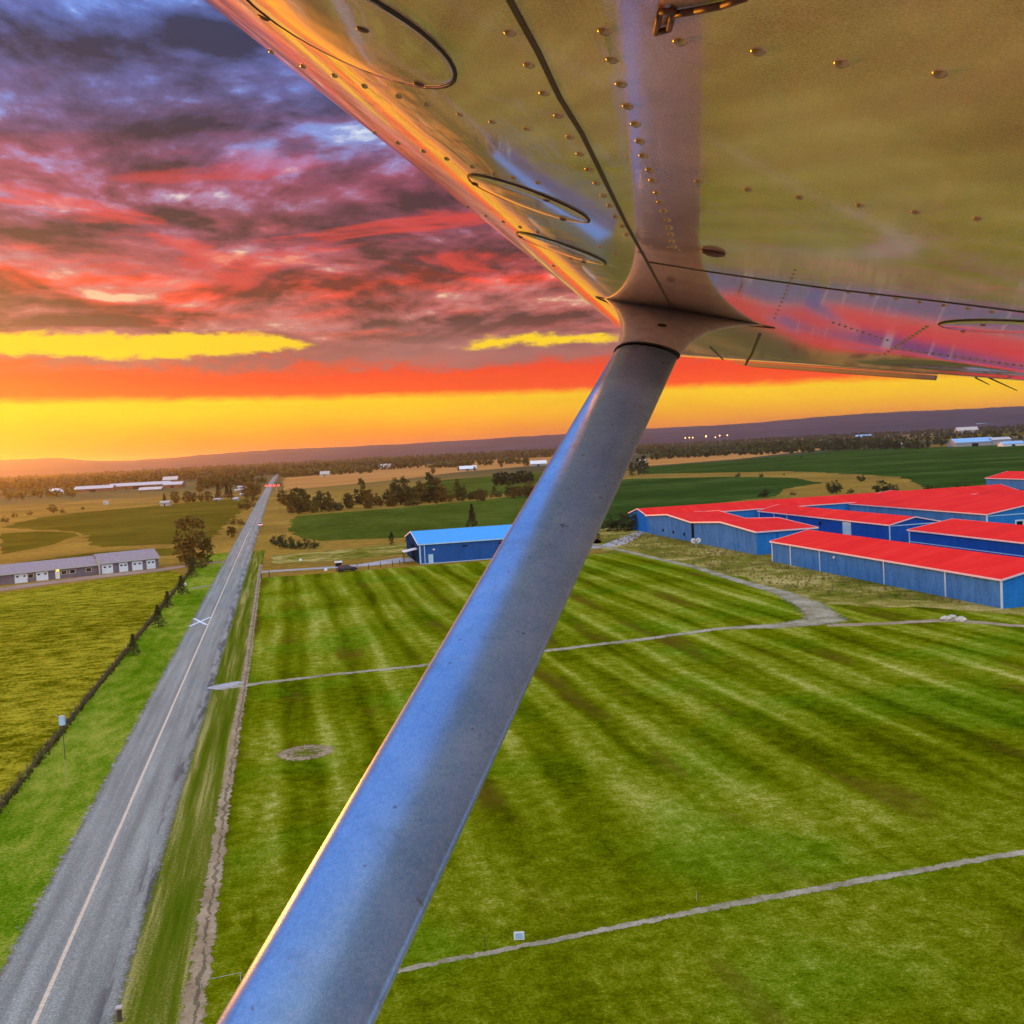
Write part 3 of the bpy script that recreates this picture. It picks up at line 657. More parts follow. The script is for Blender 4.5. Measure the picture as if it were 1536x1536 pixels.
far_building('farm_house', 'warm lit cottage wall showing beside the strut under tall trees', 'house', 963, 703, 12, 14, 8, 'barnroof', 'cream', .4)
# white dome shelter
p = at(76, 742); d = proj(p)[2]; rx = 12/1536*d
t = thing('dome_shelter', 'white round topped fabric shelter at far left', 'shelter', (p.x, p.y, 0), -yaw)
a = MB(); a.loft([[(rx*math.cos(q*math.pi/12), y, rx*.72*math.sin(q*math.pi/12)) for q in range(13)] for y in (0, 9, 18)]); a.build('cover', 'white', t, True)
panel(t, 'opening', 'darkgap', -rx*.35, rx*.05, -.15, -.01, .05, rx*.38)

# ------------------------------------------------------------------ trees
def leaf_cloud(mb, centres, per, size, rnd, flat=.8):
    for c, r in centres:
        for _ in range(per):
            d = Vector((rnd.gauss(0, 1), rnd.gauss(0, 1), rnd.gauss(0, 1))).normalized()*(rnd.random()**.45)*r
            d.z *= flat; p = Vector(c)+d; s = size*rnd.uniform(.6, 1.4)
            u = Vector((rnd.gauss(0, 1), rnd.gauss(0, 1), rnd.gauss(0, .6))).normalized(); w = u.orthogonal().normalized()
            w = (w*math.cos(rnd.random()*6)+u.cross(w)*math.sin(rnd.random()*6)).normalized()
            mb.add([p-u*s*.5, p+w*s*.32, p+u*s*.5, p-w*s*.32], [(0, 1, 2, 3)])
def proto_tree(kind, seed):
    rnd = random.Random(seed); t = bpy.data.objects.new('tree', None); col.objects.link(t)
    tr = MB(); cr = MB(); lf = 'leaf'
    if kind == 'broad':
        tr.tube((0, 0, -.2), (.1, 0, 3), .34, .26); tr.tube((.1, 0, 3), (-.1, .15, 6.5), .26, .12)
        cs = []
        for i in range(54):
            a = rnd.random()*6.28; z = rnd.uniform(1.0, 9.1); k = math.sqrt(max(.05, 1-((z-5.0)/4.7)**2))*3.6*rnd.uniform(.3, 1)
            cs.append(((k*math.cos(a), k*math.sin(a), z), rnd.uniform(.75, 1.35)))
        for c, r in cs[:10]: tr.tube((0, 0, rnd.uniform(2, 4.2)), c, .11, .03, 5)
        leaf_cloud(cr, cs, 44, .58, rnd)
    elif kind == 'tall':
        tr.tube((0, 0, -.2), (0, .1, 8), .26, .06); cs = []
        for i in range(42):
            a = rnd.random()*6.28; z = rnd.uniform(.8, 9.5); k = (1.9 if z < 6.5 else 1.9*(10-z)/3.5)*rnd.uniform(.3, 1)
            cs.append(((k*math.cos(a), k*math.sin(a), z), rnd.uniform(.55, 1.0)))
        for c, r in cs[:8]: tr.tube((0, 0, max(1, c[2]-1.4)), c, .08, .03, 5)
        leaf_cloud(cr, cs, 36, .5, rnd)
    elif kind == 'conifer':
        tr.tube((0, 0, -.2), (0, 0, 9.2), .22, .04); lf = 'needle'; cs = []
        for i in range(46):
            z = .9+8.8*(i/46); k = 2.3*(1-z/10.4)*rnd.uniform(.45, 1.05); a = i*2.4
            cs.append(((k*math.cos(a), k*math.sin(a), z), .35+.75*(1-z/10)))
        for c, r in cs[::4]: tr.tube((0, 0, c[2]+.2), c, .06, .02, 5)
        leaf_cloud(cr, cs, 26, .5, rnd, .5)
    elif kind == 'bush':
        cs = []
        for i in range(24):
            a = rnd.random()*6.28; k = 4.6*math.sqrt(rnd.random()); z = rnd.uniform(1.2, 8.2*(1-(k/6.2)**2)+.8)
            cs.append(((k*math.cos(a), k*math.sin(a), z), rnd.uniform(1.0, 1.9)))
            if i < 9: tr.tube((0, 0, -.1), cs[-1][0], .12, .03, 5)
        leaf_cloud(cr, cs, 46, .75, rnd)
    KIDS[t.name] = [tr.build('trunk', 'bark', t), cr.build('crown', lf, t)]
    return t
PROT = {k: [proto_tree(k, 10*i+j) for j in range(n)] for i, (k, n) in enumerate((('broad', 4), ('tall', 3), ('conifer', 3), ('bush', 3)))}
USED = set()
MATK = {}
def tree(kind, px, py, hpx, label, cat='tree', name=None, group=None, wide=1.0, leaf=None, pos=None, hm=None):
    p = Vector((*pos, 0)) if pos else at(px, py)
    d = proj(p)[2]; hgt = hm or hpx/1536*d
    pr = R_.choice(PROT[kind])
    o = copy_tree(pr)
    o.name = name or {'broad': 'broadleaf_tree', 'tall': 'slender_tree', 'conifer': 'conifer_tree', 'bush': 'bush'}[kind]
    s = hgt/10*R_.uniform(.92, 1.08); o.location = p; o.scale = (s*wide, s*wide, s); o.rotation_euler = (0, 0, R_.random()*6.28)
    if leaf:
        c = [k for k in KIDS_of(o) if k.name.startswith('crown')][0]
        key = (c.data.name, leaf)
        if key not in MATK:
            me = c.data.copy(); me.materials[0] = MT[leaf]; MATK[key] = me
        c.data = MATK[key]
    tag(o, label, cat, group); return o
def KIDS_of(o): return [c for c in bpy.data.objects if c.parent == o]

tree('broad', 291, 846, 72, 'large round willow at roadside beyond the grey house', wide=1.05, leaf='leafbrown')
tree('tall', 312, 846, 40, 'slim dark tree right beside the large round willow')
tree('bush', 303, 852, 22, 'pale scrubby bush below the large round willow', 'bush')
tree('broad', 288, 856, 24, 'low dark tree at foot of the large round willow', leaf='leafdark')
for x, y, h, l in ((288, 866, 26, 'small dark conifer on the fence line nearest the willow'), (273, 892, 32, 'dark conifer on fence line with a pale box beside it'),
                   (252, 912, 26, 'dark conifer on the fence line in middle of five'), (238, 940, 34, 'bushy dark conifer on fence line left of the road cross mark'),
                   (201, 983, 36, 'lowest dark conifer on the fence line beside golden crop')):
    tree('conifer', x, y, h, l, wide=1.35, leaf='leafdark', group='conifers along the left fence')
HG = 'trees of the hedgerow above the green crop field'
hl = {'broad': 'rounded broadleaf tree in the hedgerow above the green crop field', 'tall': 'tall narrow tree in the hedgerow above the green crop field', 'bush': 'low bush in the hedgerow above the green crop field'}
for x, y, h, k in ((424, 757, 22, 'broad'), (437, 765, 26, 'broad'), (448, 771, 40, 'broad'), (459, 766, 30, 'broad'), (470, 769, 26, 'bush'), (482, 767, 30, 'broad'), (494, 768, 34, 'tall'), (500, 766, 20, 'bush'), (509, 766, 16, 'bush'),
                   (522, 757, 20, 'broad'), (535, 757, 26, 'tall'), (543, 756, 40, 'tall'), (552, 757, 24, 'broad'), (565, 758, 20, 'bush'), (580, 757, 22, 'broad'), (592, 756, 34, 'broad'), (602, 757, 40, 'broad'), (613, 757, 26, 'broad'),
                   (620, 759, 14, 'bush'), (632, 755, 34, 'broad'), (645, 754, 44, 'tall'), (652, 753, 40, 'broad'), (662, 753, 26, 'broad'), (674, 753, 22, 'bush'), (687, 751, 36, 'tall'), (694, 752, 24, 'broad'), (705, 750, 12, 'bush'),
                   (720, 749, 12, 'bush'), (735, 747, 11, 'bush'), (748, 746, 14, 'bush'), (762, 745, 28, 'tall'), (775, 744, 12, 'bush'), (790, 742, 12, 'bush')):
    tree(k, x, y, h, hl[k], 'bush' if k == 'bush' else 'tree', group=HG, leaf=R_.choice([None, 'leafbrown', None, 'leafdark']))
for i in range(46):
    x = R_.uniform(424, 800); y = 768-(x-424)*.062+R_.uniform(-5, 3); k = R_.choice(['broad', 'bush', 'bush', 'tall'])
    tree(k, x, y, R_.uniform(10, 24) if k != 'bush' else R_.uniform(8, 15), hl[k], 'bush' if k == 'bush' else 'tree', group=HG, leaf=R_.choice([None, 'leafbrown', 'leafbrown']), wide=1.2)
for x, y, h, l in ((415, 818, 20, 'rounded bush beside the road north of the shed drive'), (428, 822, 24, 'largest dark bush in clump right of the road'), (442, 823, 20, 'dark bush in middle of clump right of the road'),
                   (457, 823, 18, 'broad dark bush near end of clump right of the road'), (472, 823, 14, 'lowest bush ending the clump right of the road')):
    tree('bush', x, y, h, l, 'bush', leaf='leafdark', group='bushes in a clump right of the road', wide=1.1)
tree('tall', 588, 817, 20, 'single dark upright shrub before the blue shed', 'shrub', leaf='leafdark', wide=1.2)
tree('conifer', 709, 792, 16, 'small conifer peeping over the sky blue roof', hm=9)
tree('bush', 612, 812, 10, 'small bush at left end of the blue shed', 'bush')
for x, y, h in ((745, 728, 18), (752, 728, 20), (760, 727, 20), (768, 727, 20), (777, 726, 19), (786, 725, 19), (795, 725, 18)):
    tree('broad', x, y, h, 'dark tree in the dense block of trees left of the strut', leaf='needle', group='block of dark trees left of the strut')
for x, y, h, l in ((650, 711, 10, 'round tree on the wheat field edge'), (752, 701, 7, 'small dark tree on wheat edge right of the pale barn'), (790, 699, 14, 'rounded tree beside the barn half hidden by strut'), (688, 706, 6, 'little tree at left end of the pale grey barn'), (712, 706, 6, 'little tree at right end of the pale grey barn')):
    tree('broad', x, y, h, l)
for x, y, h, l in ((958, 712, 26, 'tall dark tree beside the strut next to the warm cottage'), (966, 711, 30, 'tallest dark tree right of the warm cottage'), (948, 714, 20, 'dark tree directly at the strut edge')):
    tree('tall', x, y, h, l, wide=1.3, leaf='leafdark', group='trees at the warm cottage')
for x, y, h, l in ((930, 795, 34, 'dark bush between strut and storage hall'), (943, 796, 36, 'largest dark bush left of the storage hall'), (955, 794, 26, 'dark bush touching the storage hall'), (915, 797, 26, 'dark bush against the strut edge')):
    tree('bush', x, y, h, l, 'bush', leaf='leafdark', group='dark bushes left of the storage hall')
for x, y, h, w_, l in ((1107, 716, 8, 1, 'left of three small round bushes on the golden strip'), (1142, 716, 8, 1, 'middle of three small round bushes on the golden strip'), (1176, 713, 4, 1, 'tiny bush at right end of the golden strip row'), (1202, 687, 5, .6, 'tiny lone bush at edge of dark field below the wheat'),
                       (1292, 722, 12, 1.2, 'round dark bush on golden ground above the red roofs'), (1147, 746, 16, 1.2, 'dark dome bush behind the rear red roof'), (1248, 740, 24, .8, 'leggy brown bush above the red roofs'), (1255, 740, 22, .8, 'second leggy brown bush above the red roofs'), (1276, 740, 8, 1.5, 'low wide bush right of the leggy brown bushes'),
                       (1325, 742, 28, 1.1, 'largest dark bush above the red roofs'), (1340, 742, 18, 1, 'smaller dark bush joined to the largest bush'), (1190, 743, 6, 1.6, 'low flat bush behind the rear red roof')):
    tree('bush', x, y, h, l, 'bush', leaf='leafdark', wide=w_)
for x, y, h in ((1394, 735, 10), (1406, 737, 12), (1420, 737, 9), (1437, 733, 9), (1450, 733, 10)):
    tree('bush', x, y, h, 'dark bush on the field edge behind the largest red roof', 'bush', leaf='leafdark', group='bushes behind the largest shed')
for i in range(26):
    x = 1232+i*6.3+R_.uniform(-2, 2)
    tree(R_.choice(['broad', 'broad', 'tall']), x, 676-(x-1232)*.018+R_.uniform(-1, .6), R_.uniform(9, 19) if x < 1345 else R_.uniform(8, 13), 'dark tree in the row along the far edge of the dark field', leaf='leafdark', group='dark trees at the far edge of the field', wide=1.2)
for x, y, h, k, l in ((247, 756, 16, 'conifer', 'conical tree rising over the cream shed'), (263, 755, 18, 'broad', 'first round tree right of the cream shed'), (281, 754, 17, 'broad', 'broad dark tree in middle of the left tree row'), (290, 753, 15, 'broad', 'dark tree right of the broad dark tree'),
                      (302, 752, 13, 'broad', 'low tree in the left tree row'), (313, 752, 15, 'broad', 'russet tree in the left tree row'), (328, 750, 24, 'conifer', 'tall pointed tree beside the white wagon'), (341, 748, 22, 'conifer', 'left of two pointed trees close together'), (347, 748, 18, 'conifer', 'right of two pointed trees close together'),
                      (372, 745, 24, 'broad', 'dark roadside tree left of the crossing lights'), (379, 752, 30, 'broad', 'largest roadside tree left of the crossing'), (384, 742, 18, 'broad', 'smaller tree next to the crossing lights'), (300, 739, 15, 'broad', 'tree behind the left tree row'), (370, 765, 20, 'bush', 'bush between olive field and road'),
                      (347, 806, 17, 'broad', 'round tree by the road on dry ground'), (353, 787, 13, 'bush', 'round bush by the road above the dry ground'), (362, 788, 10, 'bush', 'smaller bush by the road above dry ground')):
    tree(k, x, y, h, l, 'bush' if k == 'bush' else 'tree', leaf='leafbrown' if k != 'conifer' else None, wide=1.15)
for x, y, h, l in ((80, 769, 16, 'large russet bush at far left field corner'), (94, 770, 9, 'small bush right of the large russet bush'), (124, 764, 5, 'tiny lone bush on the olive field edge'), (22, 776, 9, 'left bush in the glowing scrub'), (45, 773, 8, 'right bush in the glowing scrub'), (8, 784, 11, 'bush at left picture edge in the glowing scrub'), (44, 746, 5, 'tiny bush below the white dome shelter'), (129, 737, 6, 'bush before the long low barn'), (157, 735, 8, 'bush before the middle of the barn'), (189, 734, 5, 'low bush before the longest barn')):
    tree('bush', x, y, h, l, 'bush', leaf='leafbrown', wide=1.1)

# far woods: nobody could count these
def wood(name, n, area, hm, leaf, seed, quads=16):
    rnd = random.Random(seed); mb = MB(); (xa, xb, ya, yb) = area
    # area given as columns of the picture and distances in metres
    for _ in range(n):
        x = rnd.uniform(xa, xb); t = rnd.random(); r = ya(x)+(yb(x)-ya(x))*t
        a = yaw+math.atan((x-768)/1536); p = Vector((r*math.sin(a), r*math.cos(a), 0)); h = hm*rnd.uniform(.55, 1.25)
        for _ in range(quads):
            d = Vector((rnd.gauss(0, 1), rnd.gauss(0, 1), rnd.gauss(0, 1))).normalized()*(rnd.random()**.4)
            q = p+Vector((d.x*h*.42, d.y*h*.42, h*.52+d.z*h*.48)); s = h*.22*rnd.uniform(.6, 1.5)
            u = Vector((rnd.gauss(0, 1), rnd.gauss(0, 1), rnd.gauss(0, .7))).normalized(); w = u.orthogonal().normalized()
            w = (w*math.cos(rnd.random()*6)+u.cross(w)*math.sin(rnd.random()*6)).normalized()
            mb.add([q-u*s, q+w*s*.7, q+u*s, q-w*s*.7], [(0, 1, 2, 3)])
    return tag(mb.build(name, leaf), kind='stuff')
def K(v): return lambda x: v
wood('far_wood', 4200, (-250, 640, K(1900), K(3600)), 13, 'leaf', 31)
wood('far_wood', 2200, (-250, 900, K(3400), K(5400)), 17, 'leafdark', 32)
wood('far_wood', 1700, (560, 1000, lambda x: 2500, K(4200)), 13, 'leaf', 33)
wood('far_wood', 1300, (960, 1330, lambda x: 1900+max(0, 1300-x)*.6, K(3400)), 10, 'leafdark', 34)
wood('far_wood', 1200, (900, 1800, K(3900), K(5600)), 15, 'leafdark', 35)
for i, (ra, rb, n) in enumerate(((2050, 2200, 90), (2700, 2900, 130), (3350, 3600, 150))): wood('far_tree_belt', n, (1330, 1720, K(ra), K(rb)), 9, 'leafdark', 60+i, 24)
for i, (xa, xb, ra, rb, n, h) in enumerate(((980, 1225, 1500, 1800, 170, 9), (425, 560, 1640, 1900, 110, 11), (300, 400, 1150, 1500, 60, 11), (-80, 120, 1200, 1500, 60, 9), (1100, 1240, 1750, 2000, 90, 12), (1250, 1536, 1500, 1800, 60, 8), (640, 800, 1750, 2000, 90, 10))):
    wood('far_tree_belt', n, (xa, xb, K(ra), K(rb)), h, 'leafdark' if xa > 900 else 'leaf', 40+i, 34)

# rough grass clumps in the unmown ground and the weeds along fence and ditch
def tufts(name, spots, m, seed, hmin, hmax, blades=9):
    rnd = random.Random(seed); mb = MB()
    for x, y in spots:
        h = rnd.uniform(hmin, hmax)
        for _ in range(blades):
            a = rnd.random()*6.28; b_ = rnd.random()*6.28; w = h*.10; lean = rnd.uniform(.2, .8)*h
            ox, oy = rnd.uniform(-.3, .3)*h, rnd.uniform(-.3, .3)*h
            p = Vector((x+ox, y+oy, 0)); s = Vector((math.cos(a), math.sin(a), 0))*w
            mb.add([p-s, p+s, p+s*.4+Vector((math.cos(b_)*lean*.5, math.sin(b_)*lean*.5, h*.7)), p+Vector((math.cos(b_)*lean, math.sin(b_)*lean, h))], [(0, 1, 2, 3)])
    return tag(mb.build(name, m), kind='stuff')
rnd = random.Random(3); sp = []
while len(sp) < 2200:
    x, y = rnd.uniform(84, 140), rnd.uniform(118, 300)
    edge = 88 if y > 165 else 88+(165-y)*.55
    if x > edge and not (x > 103.5 and 132 < y < 208) and not (x > 106.5 and 218 < y) and rnd.random() < .25+.75*abs(math.sin(x*.21+2*math.sin(y*.07))*math.sin(y*.11+x*.05)): sp.append((x, y))
MT['straw'] = leafmat('dry_grass_blades', [(.25, (.10, .09, .015)), (.5, (.25, .20, .05)), (.8, (.50, .40, .15))])
tufts('rough_grass', sp, 'straw', 4, .15, .55, 10)
sp = [(-24.75+rnd.gauss(0, .20), rnd.uniform(40, 292)) for _ in range(3000)]
tufts('fence_weeds', sp, 'weed', 5, .12, .42, 6)
# ------------------------------------------------------------------ fence, posts, small things
t = thing('wire_fence', 'dark picket and wire fence along the golden crop left of the road', 'fence', (-24.6, 40, 0))
ys = [40+2.9*k for k in range(88)]
for y in ys:
    a = MB(); a.tube((0, y-40, -.1), (.03*math.sin(y), y-40, 1.25), .055, .05, 6); a.build('post', 'wood', t)
a = MB()
for z in (.35, .75, 1.1): a.box(-.012, .012, 0, ys[-1]-40, z, z+.02)
a.build('wire', 'wood', t)
a = MB(); y = .15
while y < ys[-1]-40:
    a.box(-.012, .012, y, y+.05, .02, .85+.08*math.sin(y*3.1)); y += .34
a.build('picket_panel', 'wood', t)
# bollards along the shed drive
for x, y, l in ((536, 852, 'leftmost thin post beside the shed drive next to the dark car'), (553, 853, 'second thin post from the dark car on the shed drive'), (571, 850, 'middle thin post along the shed drive'), (589, 848, 'thin post second from the blue shed along drive'), (600, 847, 'thin post nearest the blue shed on the drive')):
    p = at(x, y+2); t = thing('bollard', l, 'post', p, 0, 'thin posts along the shed drive')
    a = MB(); a.tube((0, 0, -.1), (0, 0, 1.35), .1, .1, 8); a.build('shaft', 'wood', t)
    a = MB(); a.dome((0, 0, 1.35), (0, 0, 1), .13, .1); a.build('cap', 'wood', t)
for x, y, l in ((489, 858, 'small white marker on lawn left of the dark car'), (451, 843, 'small white marker on strip above the shed drive'), (277, 880, 'white box among the conifers on the fence line')):
    p = at(x, y); t = thing('marker', l, 'marker', p)
    a = MB(); a.tube((0, 0, 0), (0, 0, .5), .08); a.build('stem', 'steel', t)
    a = MB(); a.dome((0, 0, .5), (0, 0, 1), .42, .42); a.tube((0, 0, .3), (0, 0, .5), .42, n=10); a.build('head', 'white', t)
# tall pole with pale box left of the road
t = thing('utility_pole', 'thin pole with pale box on top in left verge', 'pole', (-20.3, 96.3, 0))
a = MB(); a.tube((0, 0, -.2), (0, 0, 2.4), .07, .06, 8); a.build('lower_post', plain('yellowish_post', (.40, .38, .10), .7), t)
a = MB(); a.tube((0, 0, 2.4), (0, 0, 5.7), .035, .03, 8); a.build('mast', 'wood', t)
a = MB(); a.tube((0, 0, 5.6), (0, 0, 6.35), .27, .27, 14); a.build('box', 'bluetrim', t)
a = MB(); a.dome((0, 0, 6.352), (0, 0, 1), .29, .1, 14); a.tube((-.55, 0, 6.6), (-.1, 0, 6.15), .03); a.build('cap', 'cream', t)
# small white board by the lower path
p = at(779, 1411); t = thing('sign_board', 'small white framed board beside the lower path on the lawn', 'sign', p, -yaw)
a = MB(); a.box(-.30, .30, -.03, .03, .06, .52); o = a.build('frame', 'white', t)
a = MB(); a.box(-.22, .22, -.045, -.031, .13, .45); a.build('face', plain('pale_blue_face', (.35, .55, .85), .5), o)
for s in (-.24, .24):
    a = MB(); a.box(s-.02, s+.02, -.02, .02, -.05, .06); a.build('foot', 'steel', t)
p = at(728, 1424); t = thing('stake', 'thin dark stake on lawn left of the white board', 'stake', p)
a = MB(); a.tube((0, 0, -.1), (0, 0, .75), .022, .02, 6); a.build('shaft', 'wood', t)
a = MB(); a.tube((0, 0, .75), (0, 0, .80), .035, .03, 6); a.build('tip', 'wood', t)
p = at(1045, 1352); t = thing('stake', 'thin pale stake on lawn beside the lower path', 'stake', p)
a = MB(); a.tube((0, 0, -.1), (0, 0, .55), .018, .015, 6); a.build('shaft', 'steel', t)
# roadside posts
for x, y, h, l in ((392, 868, 1.3, 'wooden post where the dirt strip meets the shed drive'), (404, 866, 1.6, 'taller wooden post beside the shed drive'), (180, 1532, .7, 'short grey post at the right road edge nearest camera')):
    p = at(x, y); t = thing('road_post', l, 'post', p)
    a = MB(); a.tube((0, 0, -.1), (0, 0, h), .13, .12, 8); a.build('shaft', 'wood', t)
    a = MB(); a.box(-.16, .16, -.16, .16, h, h+.08); a.build('cap', 'cream', t)
p = at(300, 1484); t = thing('pipe_gate', 'thin pale green rail lying low across the ditch end', 'rail', p)
a = MB(); a.tube((0, 0, .45), (2.2, .25, .45), .012); a.build('rail', 'steel', t)
for s in (.05, 2.1):
    a = MB(); a.tube((s, s*.11, -.05), (s, s*.11, .45), .025); a.build('leg', 'steel', t)
# rocks
for i, (x, y, s, l) in enumerate(((1418, 930, .8, 'left pale rock of the heap before the front shed'), (1428, 927, .65, 'small pale rock in middle of heap before the shed'), (1441, 932, .9, 'largest pale rock of heap before the front shed'))):
    p = at(x, y); r2 = random.Random(i); a = MB(); a.ball((0, 0, 0), s, s*.8, s*.5)
    a.v = [tuple(c*r2.uniform(.8, 1.2) for c in v) for v in a.v]; o = a.build('rock', 'rock'); o.location = (p.x, p.y, s*.28); tag(o, l, 'rock', 'rock heap before the front shed')
# cars
def car(label, p, rz, paint, lights='redlamp'):
    t = thing('car', label, 'car', p, rz)
    a = MB(); secs = []
    for y, zt, w in ((-2.15, .72, .78), (-1.9, .9, .86), (-1.0, .98, .9), (0, .98, .9), (1.2, .96, .9), (1.95, .88, .86), (2.15, .62, .78)):
        secs.append([(-w, y, .32), (-w*1.02, y, .6), (-w*.94, y, zt), (w*.94, y, zt), (w*1.02, y, .6), (w, y, .32)])
    a.loft(secs); a.build('body', paint, t)
    a = MB(); a.hexa([(-.84, -1.75, .96), (.84, -1.75, .96), (.84, 1.1, .96), (-.84, 1.1, .96)], [(-.66, -1.2, 1.44), (.66, -1.2, 1.44), (.66, .35, 1.44), (-.66, .35, 1.44)]); o = a.build('windows', 'glassd', t)
    a = MB(); a.box(-.68, .68, -1.25, .4, 1.442, 1.50); a.build('car_roof', paint, t)
    for x in (-.88, .88):
        for y in (-1.3, 1.35):
            a = MB(); a.tube((x-.1, y, .33), (x+.1, y, .33), .33, n=14); a.build('wheel', 'tyre', t)
    for x in (-.62, .62):
        a = MB(); a.box(x-.16, x+.16, -2.2, -2.1, .62, .78); a.build('tail_light', lights, t)
        a = MB(); a.box(x-.16, x+.16, 2.08, 2.2, .58, .74); a.build('headlight', 'white', t)
    return t
p = at(391, 789); car('white car driving away on the long straight road', (p.x, p.y, .035), 0, 'carwhite')
p = at(520, 857); c_ = car('dark car parked at the lawn end of the shed drive', (p.x, p.y, .02), -1.35, 'carblack', 'rust'); c_.scale = (1.15, 1.15, 1.1)
p = at(508, 849.5); t = thing('utility_box', 'small dark box with white top behind the dark car', 'box', p)
panel(t, 'body', 'darkgap', -.8, .8, -.4, .4, 0, .95); panel(t, 'lid', 'white', -.95, .95, -.5, .5, .953, 1.35)
# level crossing signals
for x, sgn, l in ((402.5, 1, 'red level crossing signal mast left of the road'), (415, -1, 'red level crossing signal mast right of the road')):
    p = at(x, 737); d = proj(p)[2]; t = thing('crossing_signal', l, 'signal', (p.x, p.y, 0), 0, 'level crossing signals')
    a = MB(); a.tube((0, 0, 0), (0, 0, 6.2), .22); a.build('mast', 'steel', t)
    a = MB(); a.box(-2.4, 2.4, -.1, .1, 5.0, 5.3); a.build('crossarm', 'steel', t)
    for q in (-1.9, 1.9):
        a = MB(); a.tube((q, -.35, 5.2), (q, -.12, 5.2), .75, n=14); o = a.build('lamp', 'redlamp', t)
        a = MB(); a.tube((q, -.11, 5.2), (q, .2, 5.2), .95, n=14); a.build('backplate', 'darkgap', o)
def street_lamp(label, p, h, r, m, group=None):
    t = thing('street_lamp', label, 'lamp', (p[0], p[1], 0), 0, group)
    a = MB(); a.tube((0, 0, 0), (0, 0, h), .15); a.build('pole', 'steel', t)
    a = MB(); a.ball((0, 0, h+r), r, r, r, 10, 6); a.build('lamp_head', m, t)
p = at(418.5, 706); p = p*(2250/p.length); street_lamp('bright white lamp where the road meets the wood', p, 7, 1.5, 'whitelamp')
for x, y, l in ((1028, 657, 'leftmost orange street lamp of the far town'), (1034, 656.5, 'second orange lamp from the left in far town'), (1039, 656.5, 'third orange lamp from the left in far town'), (1059, 655, 'brightest orange street lamp of the far town'), (1079.5, 653.5, 'orange lamp right of the brightest far lamp'), (1091, 653, 'rightmost orange street lamp of the far town'), (1073, 656, 'faint orange lamp between the brightest and the right lamps')):
    d = ray(x, y); k = 2300/math.hypot(d.x, d.y); z = H+d.z*k
    street_lamp(l, (d.x*k, d.y*k), max(6, z-1), 1.7 if x == 1059 else 1.15, 'warmlamp', 'orange lamps of the far town')

# ------------------------------------------------------------------ the aeroplane: wing and strut
HW = .30; LF = .085
S_ = Vector(((1092-768)/1536, (768-620)/1536, 1)).normalized()
C_ = Vector((1, -.2, 0)); C_.z = -(C_.x*S_.x+C_.y*S_.y)/S_.z; C_.normalize()
N_ = S_.cross(C_)
if N_.y > 0: N_ = -N_          # points down, away from the wing
def wl(s, c, n=0.0):            # wing coordinates (out, aft, down) to world
    return c2w(S_*s+C_*c+N_*(n-HW))
def wing_sc(px, py, hh=HW):
    d = Vector(((px-768)/1536, (768-py)/1536, 1)); t = -hh/d.dot(N_); p = d*t
    return p.dot(S_), p.dot(C_)
les = [wing_sc(x, y, HW+.070)[1] for x, y in ((407, 77), (563, 200), (700, 308), (812, 398))]
CLE = sum(les)/len(les)-.030
CH = 1.8
low = [(0, .076), (.3, .062), (1.25, .046), (2.5, .035), (5, .022), (7.5, .0139), (10, .0086), (15, .0024), (20, 0), (26, 0)]
upp = [(0, .076), (.3, .095), (1.25, .115), (2.5, .130), (5, .150), (10, .177), (15, .195), (20, .207), (30, .218), (40, .217), (50, .206), (60, .19), (70, .168), (80, .142), (90, .112), (100, .03)]
E1 = wing_sc(1536, 571, HW+LF); E0 = wing_sc(1045, 538, HW+LF)
def edge_c(s):
    k = (s-E0[0])/(E1[0]-E0[0]); c = E0[1]+(E1[1]-E0[1])*k
    return min(c, E1[1]+.05)
def lift(s, c):
    e = (edge_c(s)-c)
    dist = e*.75 if s > E1[0]-1.5 else 9
    k = max(0, (.85-dist)/.85)
    return LF*(k*k/.6 if k < .3 else k-.15)/.85*min(1, max(0, (s-E1[0]+1.5)/1.0))
def nlow(s, c):
    x = (c-CLE)/CH*100
    for (a, u), (b_, w) in zip(low, low[1:]):
        if a <= x <= b_:
            n_ = u+(w-u)*(x-a)/(b_-a); break
    else: n_ = 0
    return -(n_+lift(s, c))
def smooth_low(x):
    for (a, u), (b_, w) in zip(low, low[1:]):
        if a <= x <= b_: return u+(w-u)*(x-a)/(b_-a)
    return 0
SMAX = E0[0]
svals = [-.9+k*.1 for k in range(int((SMAX+.9)/.1)+1)]+[SMAX]
xs_l = [0, .1, .2, .35, .5, .7, .9, 1.22, 1.6, 2.0, 2.5, 3, 3.7, 4.4, 5, 5.6, 6.2, 7, 7.8, 8.7, 10, 11.4, 13, 15, 17, 19, 21.6]
def section(s, upper):
    ce = edge_c(s); out = []
    if not upper:
        for x in xs_l:
            c = CLE+x/100*CH
            if c < ce-.02: out.append((c, -(smooth_c(x))-lift(s, c)))
            else: out.append((ce-.02, -smooth_c(min(x, 100))-lift(s, ce)))
        c0 = max(CLE+.39, min(CLE+.39, ce)); n = 34
        for k in range(1, n+1):
            c = c0+(ce-c0)*k/n if ce > c0 else ce
            out.append((c, -lift(s, c)))
    return out
SL = [(-.022, 3.2), (-.016, 1.3), (-.008, .75), (0, .51), (.008, .405), (.06, .34), (.15, .245), (.26, .08), (.36, 0)]    # slope of the nose against distance aft
NT = []
def _nose():
    u = .36; h_ = 0.0; NT.append((u, 0.0))
    while u > -.0219:
        u -= .001
        for (a, p), (b_, q) in zip(SL, SL[1:]):
            if a <= u <= b_: h_ += .001*(p+(q-p)*(u-a)/(b_-a)); break
        NT.append((u, h_))
_nose(); NT.reverse()
